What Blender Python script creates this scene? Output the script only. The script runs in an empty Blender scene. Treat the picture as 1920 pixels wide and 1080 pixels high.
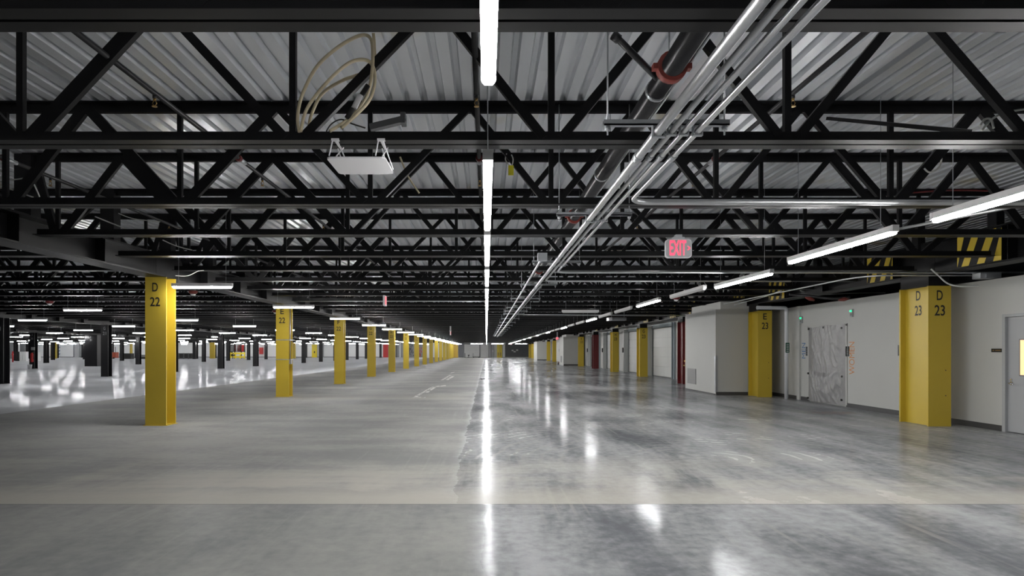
import bpy, math, random
from mathutils import Vector, noise
random.seed(7)
PI = math.pi
SC = bpy.context.scene
COL = SC.collection

# ------------------------------------------------------------------ camera, world, exposure
F = 1150.0                       # focal length in pixels of the 1920 wide frame
CU, CV, EYE = 912.0, 657.0, 1.53 # vanishing point and eye height
cam_data = bpy.data.cameras.new('camera')
cam_data.sensor_width = 36.0
cam_data.lens = 36.0 * F / 1920.0
cam_data.shift_x = (960.0 - CU) / 1920.0
cam_data.shift_y = (CV - 540.0) / 1920.0
cam_data.clip_start, cam_data.clip_end = 0.05, 400
cam = bpy.data.objects.new('camera', cam_data)
COL.objects.link(cam)
cam.location = (0, 0, EYE)
cam.rotation_euler = (PI / 2, 0, 0)
SC.camera = cam
w = bpy.data.worlds.new('world'); SC.world = w
w.use_nodes = True
w.node_tree.nodes['Background'].inputs[0].default_value = (0.5, 0.55, 0.6, 1)
w.node_tree.nodes['Background'].inputs[1].default_value = 0.02
SC.view_settings.view_transform = 'Standard'
SC.view_settings.look = 'None'
SC.view_settings.gamma = 1
SC.view_settings.use_curve_mapping = False
SC.view_settings.exposure = 0.78
SC.cycles.use_denoising = True
SC.cycles.max_bounces = 10
SC.cycles.diffuse_bounces = 6
SC.cycles.glossy_bounces = 5
SC.cycles.sample_clamp_indirect = 8.0
LAMP = 55.0                      # radiance of a lit tube lens

# ------------------------------------------------------------------ the building grid
R22, R23 = -6.72, 9.12           # the yellow column rows left and right of the aisle
PITCH = 15.6
BAY0, BAY = 12.46, 7.74          # first column line and bay length
LETTERS = 'DEFGHJKLMNPQRSTU'
JOIST_Y = [1.15, 3.07, 4.92, 7.03, 8.85] + [10.8 + 1.935 * k for k in range(64)]
ZJ, ZD = 3.18, 4.35              # underside of the joists, underside of the deck
YFAR, YBACK, XLEFT, XOUT = 134.0, -14.0, -112.0, 15.0
XW = 9.75                        # white wall on the right

def P(u, v, y):                  # the point at distance y that the photograph shows at pixel u, v
    return Vector(((u - CU) * y / F, y, EYE - (v - CV) * y / F))
def XU(u, y): return (u - CU) * y / F
def YX(u, x): return x * F / (u - CU)
def ZV(v, y): return EYE - (v - CV) * y / F

# ------------------------------------------------------------------ materials
MATS = {}
def new_mat(name):
    m = bpy.data.materials.new(name); m.use_nodes = True
    nt = m.node_tree
    return m, nt, nt.nodes['Principled BSDF']
def simple(name, col, rough=0.5, metal=0.0, var=0.12, scale=3.0, bump=0.0, spec=0.5):
    m, nt, b = new_mat(name)
    b.inputs['Roughness'].default_value = rough
    b.inputs['Metallic'].default_value = metal
    b.inputs['Specular IOR Level'].default_value = spec
    tc = nt.nodes.new('ShaderNodeNewGeometry')
    nz = nt.nodes.new('ShaderNodeTexNoise'); nz.inputs['Scale'].default_value = scale; nz.inputs['Detail'].default_value = 5
    nt.links.new(tc.outputs['Position'], nz.inputs['Vector'])
    mx = nt.nodes.new('ShaderNodeMix'); mx.data_type = 'RGBA'
    mx.inputs[6].default_value = (*[c * (1 - var) for c in col], 1)
    mx.inputs[7].default_value = (*[min(1, c * (1 + var)) for c in col], 1)
    nt.links.new(nz.outputs['Fac'], mx.inputs[0])
    nt.links.new(mx.outputs[2], b.inputs['Base Color'])
    if bump:
        bp = nt.nodes.new('ShaderNodeBump'); bp.inputs['Strength'].default_value = bump; bp.inputs['Distance'].default_value = 0.02
        nt.links.new(nz.outputs['Fac'], bp.inputs['Height']); nt.links.new(bp.outputs[0], b.inputs['Normal'])
    MATS[name] = m
    return m
def emit(name, col, strength):
    m, nt, b = new_mat(name)
    b.inputs['Base Color'].default_value = (*[min(c, 0.9) for c in col], 1)
    b.inputs['Emission Color'].default_value = (*col, 1)
    b.inputs['Emission Strength'].default_value = strength
    MATS[name] = m
    return m

simple('black_steel', (0.0036, 0.0036, 0.0042), 0.44, 0, 0.2, 6, 0, 0.27)
simple('black_column', (0.010, 0.010, 0.012), 0.4, 0, 0.15, 2, 0, 0.4)
simple('yellow_paint', (0.55, 0.40, 0.036), 0.40, 0, 0.06, 2)
simple('yellow_bright', (0.80, 0.62, 0.02), 0.4, 0, 0.04, 2)
simple('ochre_panel', (0.42, 0.27, 0.03), 0.5, 0, 0.1, 2)
simple('red_paint', (0.12, 0.008, 0.010), 0.35, 0, 0.12, 2)
simple('red_bright', (0.55, 0.03, 0.03), 0.45, 0, 0.08, 3)
simple('orange_pipe', (0.40, 0.07, 0.03), 0.4, 0, 0.1, 4)
simple('wall_white', (0.50, 0.505, 0.485), 0.6, 0, 0.03, 1.2)
simple('wall_far_white', (0.84, 0.85, 0.85), 0.6, 0, 0.05, 0.6)
simple('wall_dark', (0.10, 0.105, 0.11), 0.6, 0, 0.08, 0.8)
simple('wall_grey', (0.26, 0.27, 0.29), 0.6, 0, 0.06, 0.8)
simple('baseboard', (0.055, 0.055, 0.056), 0.5, 0, 0.1, 3)
simple('door_grey', (0.38, 0.39, 0.40), 0.42, 0, 0.03, 2)
simple('dock_white', (0.66, 0.68, 0.67), 0.4, 0, 0.04, 1.5)
simple('track_grey', (0.28, 0.33, 0.35), 0.4, 0.2, 0.1, 3)
simple('grille_grey', (0.27, 0.27, 0.265), 0.5, 0, 0.05, 3)
simple('dark_grey', (0.06, 0.062, 0.066), 0.5, 0, 0.1, 3)
simple('mid_grey', (0.2, 0.205, 0.21), 0.5, 0, 0.1, 3)
simple('housing_white', (0.72, 0.72, 0.72), 0.35, 0, 0.02, 3)
simple('panel_white', (0.75, 0.75, 0.77), 0.3, 0, 0.02, 2)
simple('lens_off', (0.55, 0.55, 0.54), 0.3, 0, 0.03, 3)
simple('conduit', (0.58, 0.59, 0.60), 0.33, 0.85, 0.12, 9)
simple('strut_metal', (0.42, 0.44, 0.46), 0.4, 0.7, 0.12, 9)
simple('black_pipe', (0.02, 0.02, 0.022), 0.28, 0, 0.3, 12)
simple('coupling_red', (0.25, 0.05, 0.04), 0.5, 0, 0.2, 20)
simple('brass', (0.45, 0.29, 0.10), 0.35, 0.8, 0.1, 20)
simple('cream_cable', (0.50, 0.43, 0.29), 0.5, 0, 0.1, 8)
simple('white_cable', (0.55, 0.56, 0.53), 0.45, 0, 0.06, 8)
simple('black_cable', (0.02, 0.02, 0.02), 0.5, 0, 0.1, 8)
simple('stencil_black', (0.012, 0.012, 0.012), 0.5, 0, 0.1, 8)
simple('stencil_white', (0.30, 0.30, 0.31), 0.5, 0, 0.1, 8)
simple('letter_orange', (0.62, 0.24, 0.06), 0.5, 0, 0.04, 8)
simple('letter_blue', (0.05, 0.16, 0.36), 0.5, 0, 0.04, 8)
simple('sign_green', (0.01, 0.085, 0.055), 0.4, 0, 0.05, 8)
simple('sign_dark', (0.025, 0.032, 0.038), 0.4, 0, 0.05, 8)
simple('sign_white', (0.6, 0.6, 0.6), 0.5, 0, 0.03, 8)
simple('pipe_white', (0.66, 0.67, 0.70), 0.35, 0, 0.03, 4)
simple('tag_yellow', (0.6, 0.55, 0.02), 0.5, 0, 0.05, 8)
simple('blue_paint', (0.05, 0.12, 0.3), 0.5, 0, 0.1, 4)
simple('chrome', (0.7, 0.7, 0.7), 0.18, 1.0, 0.02, 8)
emit('lens_lit', (1.0, 0.985, 0.97), LAMP)
emit('lens_hall', (1.0, 0.985, 0.97), LAMP * 1.8)
emit('lamp_green', (0.0, 0.85, 0.30), 1.1)
emit('exit_red', (1.0, 0.045, 0.09), 1.25)
emit('glass_warm', (1.0, 0.68, 0.34), 0.52)

def wear_tarp():
    m, nt, b = new_mat('tarp')
    geo = nt.nodes.new('ShaderNodeNewGeometry')
    nz = nt.nodes.new('ShaderNodeTexNoise'); nz.inputs['Scale'].default_value = 5
    nt.links.new(geo.outputs['Position'], nz.inputs['Vector'])
    cr = nt.nodes.new('ShaderNodeValToRGB')
    cr.color_ramp.elements[0].color = (0.23, 0.23, 0.235, 1); cr.color_ramp.elements[1].color = (0.34, 0.34, 0.335, 1)
    nt.links.new(nz.outputs['Fac'], cr.inputs[0]); nt.links.new(cr.outputs[0], b.inputs['Base Color'])
    b.inputs['Roughness'].default_value = 0.35
    MATS['tarp'] = m
wear_tarp()

def deck_material():
    m, nt, b = new_mat('deck')
    geo = nt.nodes.new('ShaderNodeNewGeometry')
    mp = nt.nodes.new('ShaderNodeMapping'); mp.inputs['Scale'].default_value = (1.0, 0.6, 1)
    nt.links.new(geo.outputs['Position'], mp.inputs['Vector'])
    nz = nt.nodes.new('ShaderNodeTexNoise'); nz.inputs['Scale'].default_value = 1.1; nz.inputs['Detail'].default_value = 6
    nt.links.new(mp.outputs[0], nz.inputs['Vector'])
    cr = nt.nodes.new('ShaderNodeValToRGB')
    cr.color_ramp.elements[0].position = 0.3; cr.color_ramp.elements[1].position = 0.72
    cr.color_ramp.elements[0].color = (0.58, 0.60, 0.63, 1); cr.color_ramp.elements[1].color = (0.67, 0.69, 0.72, 1)
    nt.links.new(nz.outputs['Fac'], cr.inputs[0])
    nz2 = nt.nodes.new('ShaderNodeTexNoise'); nz2.inputs['Scale'].default_value = 0.6
    nt.links.new(geo.outputs['Position'], nz2.inputs['Vector'])
    st = nt.nodes.new('ShaderNodeMapRange'); st.inputs[1].default_value = 0.68; st.inputs[2].default_value = 0.76
    nt.links.new(nz2.outputs['Fac'], st.inputs[0])
    mx = nt.nodes.new('ShaderNodeMix'); mx.data_type = 'RGBA'
    nt.links.new(st.outputs[0], mx.inputs[0]); nt.links.new(cr.outputs[0], mx.inputs[6]); mx.inputs[7].default_value = (0.5, 0.46, 0.33, 1)
    nt.links.new(mx.outputs[2], b.inputs['Base Color'])
    b.inputs['Roughness'].default_value = 0.33; b.inputs['Metallic'].default_value = 0.3
    MATS['deck'] = m
deck_material()

def floor_material():
    m, nt, b = new_mat('polished_concrete')
    L = nt.links.new
    geo = nt.nodes.new('ShaderNodeNewGeometry')
    sep = nt.nodes.new('ShaderNodeSeparateXYZ'); L(geo.outputs['Position'], sep.inputs[0])
    X, Y = sep.outputs[0], sep.outputs[1]
    def sock(v, s):
        if isinstance(v, (int, float)): s.default_value = v
        else: L(v, s)
    def M(op, a, c=0.0):
        n = nt.nodes.new('ShaderNodeMath'); n.operation = op
        sock(a, n.inputs[0]); sock(c, n.inputs[1]); return n.outputs[0]
    def noise(scale, sx=1, sy=1, detail=5, rough=0.55, rot=0, dist=0.0):
        mp = nt.nodes.new('ShaderNodeMapping'); mp.inputs['Scale'].default_value = (sx, sy, 1); mp.inputs['Rotation'].default_value = (0, 0, rot)
        L(geo.outputs['Position'], mp.inputs['Vector'])
        n = nt.nodes.new('ShaderNodeTexNoise'); n.inputs['Scale'].default_value = scale
        n.inputs['Detail'].default_value = detail; n.inputs['Roughness'].default_value = rough; n.inputs['Distortion'].default_value = dist
        L(mp.outputs[0], n.inputs['Vector']); return n.outputs['Fac']
    def ss(v, a, c, lo=0.0, hi=1.0):
        n = nt.nodes.new('ShaderNodeMapRange'); n.interpolation_type = 'SMOOTHSTEP'
        sock(v, n.inputs[0]); n.inputs[1].default_value = a; n.inputs[2].default_value = c
        n.inputs[3].default_value = lo; n.inputs[4].default_value = hi; return n.outputs[0]
    def mixc(f, a, c):
        n = nt.nodes.new('ShaderNodeMix'); n.data_type = 'RGBA'; sock(f, n.inputs[0])
        for v, s in ((a, n.inputs[6]), (c, n.inputs[7])):
            if isinstance(v, tuple): s.default_value = (*v, 1)
            else: L(v, s)
        return n.outputs[2]
    def mixf(f, a, c):
        n = nt.nodes.new('ShaderNodeMix'); n.data_type = 'FLOAT'; sock(f, n.inputs[0]); sock(a, n.inputs[2]); sock(c, n.inputs[3]); return n.outputs[0]
    cloud = noise(0.35, 1, 1, 7, 0.6)
    streak = noise(1.2, 1, 0.22, 6, 0.6, 0.25, 0.4)
    fine = noise(9, 1, 1, 4, 0.6)
    cross = noise(0.8, 0.25, 1.2, 6, 0.62, 0.0, 0.3)
    edge = M('ADD', X, M('MULTIPLY', M('SUBTRACT', noise(1.4, 0.5, 1, 4), 0.5), 0.22))
    near = ss(Y, 6.08, 6.13, 1, 0)                 # slab nearest the camera
    right = ss(M('SUBTRACT', edge, M('MULTIPLY', near, 0.33)), -0.50, -0.28)                 # polished lane right of the joint
    left = ss(X, -11.72, -11.66, 1, 0)             # sealed slab beyond the yellow columns
    # wear
    tex = M('ADD', M('ADD', M('MULTIPLY', cloud, 0.5), M('MULTIPLY', cross, 0.35)), M('MULTIPLY', fine, 0.15))
    tex = ss(tex, 0.40, 0.60)
    tex2 = ss(M('ADD', M('ADD', M('MULTIPLY', streak, 0.45), M('MULTIPLY', cloud, 0.35)), M('MULTIPLY', fine, 0.2)), 0.36, 0.62)
    matte = mixc(tex, (0.235, 0.238, 0.235), (0.35, 0.347, 0.33))
    matte = mixc(M('MULTIPLY', near, 0.75), matte, mixc(tex2, (0.19, 0.195, 0.2), (0.32, 0.32, 0.305)))
    gloss = mixc(tex2, (0.145, 0.153, 0.165), (0.43, 0.437, 0.445))
    # swirling tyre and machine marks on the right lane
    mp = nt.nodes.new('ShaderNodeMapping'); mp.inputs['Location'].default_value = (-3.1, -8.6, 0)
    L(geo.outputs['Position'], mp.inputs['Vector'])
    wv = nt.nodes.new('ShaderNodeTexWave'); wv.wave_type = 'RINGS'; wv.rings_direction = 'Z'
    wv.inputs['Scale'].default_value = 1.3; wv.inputs['Distortion'].default_value = 9; wv.inputs['Detail'].default_value = 4; wv.inputs['Detail Scale'].default_value = 0.5
    L(mp.outputs[0], wv.inputs['Vector'])
    arcs = M('MULTIPLY', ss(wv.outputs['Fac'], 0.70, 0.98), ss(noise(0.7), 0.38, 0.60))
    arcs = M('MULTIPLY', arcs, M('MULTIPLY', ss(Y, 7.5, 9), ss(Y, 13, 20, 1, 0)))
    gloss = mixc(M('MULTIPLY', arcs, 0.45), gloss, (0.40, 0.395, 0.37))
    mp2 = nt.nodes.new('ShaderNodeMapping'); mp2.inputs['Rotation'].default_value = (0, 0, 0.5); mp2.inputs['Scale'].default_value = (14, 0.35, 1)
    L(geo.outputs['Position'], mp2.inputs['Vector'])
    sc = nt.nodes.new('ShaderNodeTexNoise'); sc.inputs['Scale'].default_value = 1.0; sc.inputs['Detail'].default_value = 3
    L(mp2.outputs[0], sc.inputs['Vector'])
    scr = M('MULTIPLY', ss(sc.outputs['Fac'], 0.54, 0.70), ss(noise(0.45, 1, 1, 2), 0.42, 0.6))
    gloss = mixc(M('MULTIPLY', scr, 0.55), gloss, (0.36, 0.36, 0.345))
    matte = mixc(M('MULTIPLY', scr, 0.18), matte, (0.42, 0.42, 0.40))
    # faint rusty stain by the wall
    sealed = mixc(tex, (0.50, 0.515, 0.54), (0.58, 0.595, 0.62))
    col = mixc(right, matte, gloss)
    col = mixc(left, col, sealed)
    # dust left along the joint
    dust = M('MULTIPLY', M('MULTIPLY', ss(Y, 6.09, 6.12), ss(Y, 6.2, 9.8, 1, 0)), M('MAXIMUM', ss(Y, 6.3, 7.3, 0.9, 0), ss(M('ADD', M('MULTIPLY', cross, 0.6), M('MULTIPLY', streak, 0.4)), 0.42, 0.6)))
    dust = M('MULTIPLY', dust, M('SUBTRACT', 1.0, left))
    col = mixc(M('MULTIPLY', dust, 0.8), col, (0.47, 0.45, 0.40))
    dust2 = M('MULTIPLY', M('MULTIPLY', ss(Y, 19.2, 19.3), ss(Y, 19.4, 22.5, 1, 0)), M('MULTIPLY', ss(X, -9, -6.5), ss(X, -1, -0.4, 1, 0)))
    col = mixc(M('MULTIPLY', dust2, 0.4), col, (0.43, 0.405, 0.36))
    rx = M('DIVIDE', M('SUBTRACT', X, 8.35), 0.9); ry = M('DIVIDE', M('SUBTRACT', Y, 15.2), 0.7)
    rd = M('ADD', M('MULTIPLY', rx, rx), M('MULTIPLY', ry, ry))
    rust = M('MULTIPLY', ss(rd, 0.1, 1.0, 1, 0), ss(M('ADD', M('MULTIPLY', fine, 0.4), M('MULTIPLY', cross, 0.6)), 0.40, 0.62))
    col = mixc(M('MULTIPLY', rust, 0.75), col, (0.27, 0.13, 0.06))
    # sawn joint lines
    jl = M('MULTIPLY', ss(M('ABSOLUTE', M('SUBTRACT', Y, 6.1)), 0.0, 0.02, 1, 0), 0.5)
    col = mixc(jl, col, (0.08, 0.08, 0.08))
    rg = mixf(right, mixf(tex, 0.42, 0.55), mixf(tex2, 0.075, 0.19))
    rg = mixf(M('MULTIPLY', near, M('SUBTRACT', 1.0, right)), rg, 0.38)
    rg = mixf(left, rg, mixf(tex, 0.05, 0.07))
    rg = mixf(M('MULTIPLY', dust, M('SUBTRACT', 1.0, M('MULTIPLY', right, 0.6))), rg, 0.45)
    rg = M('ADD', rg, M('MULTIPLY', arcs, 0.12))
    bp = nt.nodes.new('ShaderNodeBump'); L(mixf(left, 0.008, 0.0008), bp.inputs['Strength']); bp.inputs['Distance'].default_value = 0.02
    L(noise(1.5, 0.10, 1.3, 3), bp.inputs['Height'])
    # a diffuse slab under a thin worn sealer: the sealer's gloss grows towards grazing view
    lw = nt.nodes.new('ShaderNodeLayerWeight'); lw.inputs['Blend'].default_value = 0.5
    graze = M('POWER', lw.outputs['Facing'], 6.5)
    amt = mixf(right, 0.12, 0.50)
    amt = mixf(left, amt, 0.085)
    amt = M('MULTIPLY', amt, M('SUBTRACT', 1.0, M('MULTIPLY', dust, 0.5)))
    fac = M('ADD', M('MULTIPLY', graze, amt), mixf(right, 0.008, 0.013))
    df = nt.nodes.new('ShaderNodeBsdfDiffuse'); gl = nt.nodes.new('ShaderNodeBsdfGlossy'); mxs = nt.nodes.new('ShaderNodeMixShader')
    L(col, df.inputs['Color']); L(rg, gl.inputs['Roughness']); L(bp.outputs[0], gl.inputs['Normal'])
    gl.inputs['Color'].default_value = (0.95, 0.97, 1.0, 1)
    L(fac, mxs.inputs[0]); L(df.outputs[0], mxs.inputs[1]); L(gl.outputs[0], mxs.inputs[2])
    nt.links.new(mxs.outputs[0], nt.nodes['Material Output'].inputs['Surface'])
    nt.nodes.remove(b)
    MATS['floor'] = m
floor_material()

# ------------------------------------------------------------------ mesh helpers
ROOTLOC = {}
class MB:
    def __init__(s): s.v = []; s.f = []; s.mi = []; s.sm = []
    def add(s, vs, fs, mi=0, smooth=False):
        o = len(s.v); s.v += [tuple(x) for x in vs]
        for f in fs: s.f.append([i + o for i in f]); s.mi.append(mi); s.sm.append(smooth)
        return s
    def box(s, x0, x1, y0, y1, z0, z1, mi=0, bev=0.0):
        x0, x1 = sorted((x0, x1)); y0, y1 = sorted((y0, y1)); z0, z1 = sorted((z0, z1))
        vs = [(x, y, z) for z in (z0, z1) for y in (y0, y1) for x in (x0, x1)]
        return s.add(vs, [(0, 2, 3, 1), (4, 5, 7, 6), (0, 1, 5, 4), (2, 6, 7, 3), (0, 4, 6, 2), (1, 3, 7, 5)], mi)
    def bar(s, a, c, wid, dep, side=(0, 1, 0), mi=0):     # rectangular bar a->c; dep is measured along side
        a, c = Vector(a), Vector(c); d = (c - a).normalized(); sd = Vector(side)
        sd = (sd - d * sd.dot(d)).normalized(); n = d.cross(sd)
        vs = []
        for p in (a, c):
            for q, r in ((-1, -1), (1, -1), (1, 1), (-1, 1)): vs.append(p + n * (q * wid / 2) + sd * (r * dep / 2))
        return s.add(vs, [(0, 3, 2, 1), (4, 5, 6, 7), (0, 1, 5, 4), (1, 2, 6, 5), (2, 3, 7, 6), (3, 0, 4, 7)], mi)
    def prism(s, prof, axis, t0, t1, mi=0):              # closed 2-D profile swept along an axis
        def mk(p, t):
            return {'x': (t, p[0], p[1]), 'y': (p[0], t, p[1]), 'z': (p[0], p[1], t)}[axis]
        n = len(prof); vs = [mk(p, t0) for p in prof] + [mk(p, t1) for p in prof]
        fs = [(i, (i + 1) % n, (i + 1) % n + n, i + n) for i in range(n)] + [tuple(range(n))[::-1], tuple(range(n, 2 * n))]
        return s.add(vs, fs, mi)
    def tube(s, pts, r, seg=10, mi=0, caps=True):
        pts = [Vector(p) for p in pts]; n = len(pts); vs = []; up = None
        for i, p in enumerate(pts):
            t = (pts[min(i + 1, n - 1)] - pts[max(i - 1, 0)]).normalized()
            if up is None:
                up = Vector((0, 0, 1)) if abs(t.z) < 0.9 else Vector((1, 0, 0))
            a = t.cross(up); a = a.normalized() if a.length > 1e-6 else Vector((1, 0, 0))
            bq = a.cross(t).normalized(); up = bq
            rr = r[i] if isinstance(r, (list, tuple)) else r
            for k in range(seg):
                an = 2 * PI * k / seg; vs.append(p + a * (math.cos(an) * rr) + bq * (math.sin(an) * rr))
        fs = []
        for i in range(n - 1):
            for k in range(seg):
                k2 = (k + 1) % seg; fs.append((i * seg + k, i * seg + k2, (i + 1) * seg + k2, (i + 1) * seg + k))
        s.add(vs, fs, mi, True)
        if caps:
            o = len(s.v) - len(vs)
            for f in (list(range(seg))[::-1], [(n - 1) * seg + k for k in range(seg)]):
                s.f.append([o + i for i in f]); s.mi.append(mi); s.sm.append(False)
        return s
    def grid(s, fn, nu, nv, mi=0, smooth=True):
        vs = [fn(i / nu, j / nv) for j in range(nv + 1) for i in range(nu + 1)]
        fs = [(j * (nu + 1) + i, j * (nu + 1) + i + 1, (j + 1) * (nu + 1) + i + 1, (j + 1) * (nu + 1) + i) for j in range(nv) for i in range(nu)]
        return s.add(vs, fs, mi, smooth)
    def build(s, name, mats, parent=None, local=False):
        me = bpy.data.meshes.new(name)
        off = Vector((0, 0, 0))
        if parent is not None and not local: off = ROOTLOC.get(parent.name, Vector((0, 0, 0)))
        me.from_pydata([tuple(Vector(v) - off) for v in s.v], [], s.f)
        for m in (mats if isinstance(mats, (list, tuple)) else [mats]): me.materials.append(MATS[m])
        me.polygons.foreach_set('material_index', s.mi); me.polygons.foreach_set('use_smooth', s.sm)
        me.update()
        o = bpy.data.objects.new(name, me); COL.objects.link(o)
        if parent is not None:
            o.parent = parent; ROOTLOC[o.name] = off
        return o
def fix_normals():
    import bmesh
    for me in bpy.data.meshes:
        bm = bmesh.new(); bm.from_mesh(me); bmesh.ops.recalc_face_normals(bm, faces=bm.faces); bm.to_mesh(me); bm.free()
def tag(o, label, cat, group=None, kind=None):
    if label: o['label'] = label
    if cat: o['category'] = cat
    if group: o['group'] = group
    if kind: o['kind'] = kind
    return o
def root(name, loc, label, cat, group=None):
    o = bpy.data.objects.new(name, None); COL.objects.link(o)
    o.empty_display_size = 0.2; o.location = loc; ROOTLOC[o.name] = Vector(loc)
    return tag(o, label, cat, group)
def thing(name, mb, mats, label, cat, group=None):      # one-mesh thing, origin at its base
    xs = [v[0] for v in mb.v]; ys = [v[1] for v in mb.v]; zs = [v[2] for v in mb.v]
    c = Vector(((min(xs) + max(xs)) / 2, (min(ys) + max(ys)) / 2, min(zs)))
    mb.v = [tuple(Vector(v) - c) for v in mb.v]
    o = mb.build(name, mats); o.location = c
    ROOTLOC[o.name] = c
    return tag(o, label, cat, group)
def struct(name, mb, mats, label=None, parent=None):
    o = mb.build(name, mats, parent)
    if parent is None:
        o['kind'] = 'structure'
        if label: o['label'] = label
    return o
def copy_tree(o, parent=None):
    c = o.copy(); COL.objects.link(c)
    if parent is not None: c.parent = parent
    for ch in o.children: copy_tree(ch, c)
    return c
ONES = 'zeroth first second third fourth fifth sixth seventh eighth ninth tenth eleventh twelfth thirteenth fourteenth fifteenth sixteenth seventeenth eighteenth nineteenth'.split()
TENS = {2: 'twent', 3: 'thirt', 4: 'fort', 5: 'fift', 6: 'sixt', 7: 'sevent'}
def nth(n):
    if n < 20: return ONES[n]
    t, r = divmod(n, 10)
    return TENS[t] + ('ieth' if r == 0 else 'y-' + ONES[r])
TEXTCACHE = {}
def text_polys(s):
    if s in TEXTCACHE: return TEXTCACHE[s]
    cu = bpy.data.curves.new('txt', 'FONT'); cu.body = s; cu.resolution_u = 6; cu.offset = 0.0 if ('M' in s or 'W' in s) else 0.014
    ob = bpy.data.objects.new('txt', cu); COL.objects.link(ob)
    me = bpy.data.meshes.new_from_object(ob.evaluated_get(bpy.context.evaluated_depsgraph_get()))
    vs = [v.co.copy() for v in me.vertices]; fs = [list(p.vertices) for p in me.polygons]
    bpy.data.objects.remove(ob); bpy.data.curves.remove(cu); bpy.data.meshes.remove(me)
    x0, x1 = min(v.x for v in vs), max(v.x for v in vs); y0, y1 = min(v.y for v in vs), max(v.y for v in vs)
    vs = [((v.x - x0) / (x1 - x0) - 0.5, (v.y - y0) / (y1 - y0) - 0.5) for v in vs]
    TEXTCACHE[s] = (vs, fs); return TEXTCACHE[s]
def text(mb, s, c, wid, hei, facing='-Y', mi=0):          # flat lettering fitted into wid x hei, centred at c
    vs, fs = text_polys(s); c = Vector(c)
    ax = {'-Y': ((1, 0, 0), (0, 0, 1)), '-X': ((0, -1, 0), (0, 0, 1)), '-Xup': ((0, 0, 1), (0, 1, 0)), '+X': ((0, 1, 0), (0, 0, 1))}[facing]
    a, bq = Vector(ax[0]), Vector(ax[1])
    mb.add([c + a * (x * wid) + bq * (y * hei) for x, y in vs], fs, mi)
    return mb

# ------------------------------------------------------------------ the setting
struct('floor', MB().box(XLEFT, XOUT, YBACK, YFAR, -0.3, 0.0), 'floor', 'grey concrete floor, matte left and polished right')
def deck():
    mb = MB(); per = 0.195; prof = [(0, 0), (0.112, 0), (0.130, 0.065), (0.177, 0.065), (0.195, 0)]
    x = XLEFT; vs = []; fs = []
    while x < XOUT:
        for i in range(4):
            (a, za), (c, zc) = prof[i], prof[i + 1]; o = len(vs)
            vs += [(x + a, YBACK, ZD + za), (x + c, YBACK, ZD + zc), (x + c, YFAR, ZD + zc), (x + a, YFAR, ZD + za)]
            fs.append((o, o + 1, o + 2, o + 3))
        x += per
    mb.add(vs, fs)
    mb.box(XLEFT, XOUT, YBACK, YFAR, ZD + 0.08, ZD + 0.25)
    return mb
struct('ceiling', deck(), 'deck', 'ribbed galvanized steel roof deck')
struct('wall_far', MB().box(XLEFT, XOUT, YFAR, YFAR + 0.3, 0, ZD), 'wall_far_white', 'white wall at the far end')
struct('wall_back', MB().box(XLEFT, XOUT, YBACK - 0.3, YBACK, 0, ZD), 'wall_white')
struct('wall_left', MB().box(XLEFT - 0.3, XLEFT, YBACK, YFAR, 0, ZD), 'wall_far_white')
struct('wall_outer', MB().box(XOUT, XOUT + 0.3, YBACK, YFAR, 0, ZD), 'wall_dark')
# white wall on the right, from behind the camera to the first enclosure
struct('wall_right', MB().box(XW, XW + 0.18, YBACK, 10.42, 0, 2.9).box(XW, XW + 0.18, 11.55, 24.2, 0, 2.9).box(XW, XW + 0.18, 10.42, 11.55, 2.2, 2.9), 'wall_white', 'white painted wall along the right side')
struct('baseboard_right', MB().box(XW - 0.012, XW, YBACK, 10.42, 0, 0.11).box(XW - 0.012, XW, 11.56, 16.6, 0, 0.11).box(XW - 0.012, XW, 18.5, 24.2, 0, 0.11), 'baseboard', 'dark rubber base along the right wall')
struct('trim_right', MB().box(XW - 0.06, XW, 19.0, 19.16, 0, 2.9), 'wall_white')
# grey steel door
d = MB().box(XW + 0.03, XW + 0.075, 10.47, 11.5, 0.012, 2.15)
door = struct('door_right', d, 'door_grey', 'grey steel door at the right edge')
struct('door_frame', MB().box(XW - 0.025, XW + 0.12, 11.5, 11.57, 0, 2.21).box(XW - 0.025, XW + 0.12, 10.40, 10.47, 0, 2.21).box(XW - 0.025, XW + 0.12, 10.47, 11.5, 2.155, 2.21), 'door_grey', parent=door)
struct('glass_pane', MB().box(XW + 0.022, XW + 0.03, 11.12, 11.23, 1.08, 1.72), 'glass_warm', parent=door)
struct('glass_stop', MB().box(XW + 0.015, XW + 0.03, 11.23, 11.245, 1.06, 1.74).box(XW + 0.015, XW + 0.03, 11.105, 11.12, 1.06, 1.74).box(XW + 0.015, XW + 0.03, 11.12, 11.23, 1.72, 1.74).box(XW + 0.015, XW + 0.03, 11.12, 11.23, 1.06, 1.08), 'mid_grey', parent=door)
hd = MB().tube([(XW + 0.03, 11.42, 0.92), (XW - 0.03, 11.42, 0.92), (XW - 0.045, 11.40, 0.92), (XW - 0.045, 11.29, 0.905)], 0.012, 8).tube([(XW + 0.03, 11.42, 0.92), (XW + 0.018, 11.42, 0.92)], 0.035, 12)
hd.tube([(XW + 0.03, 11.42, 0.985), (XW + 0.012, 11.42, 0.985)], 0.02, 10)
struct('door_handle', hd, 'chrome', parent=door)
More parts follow.
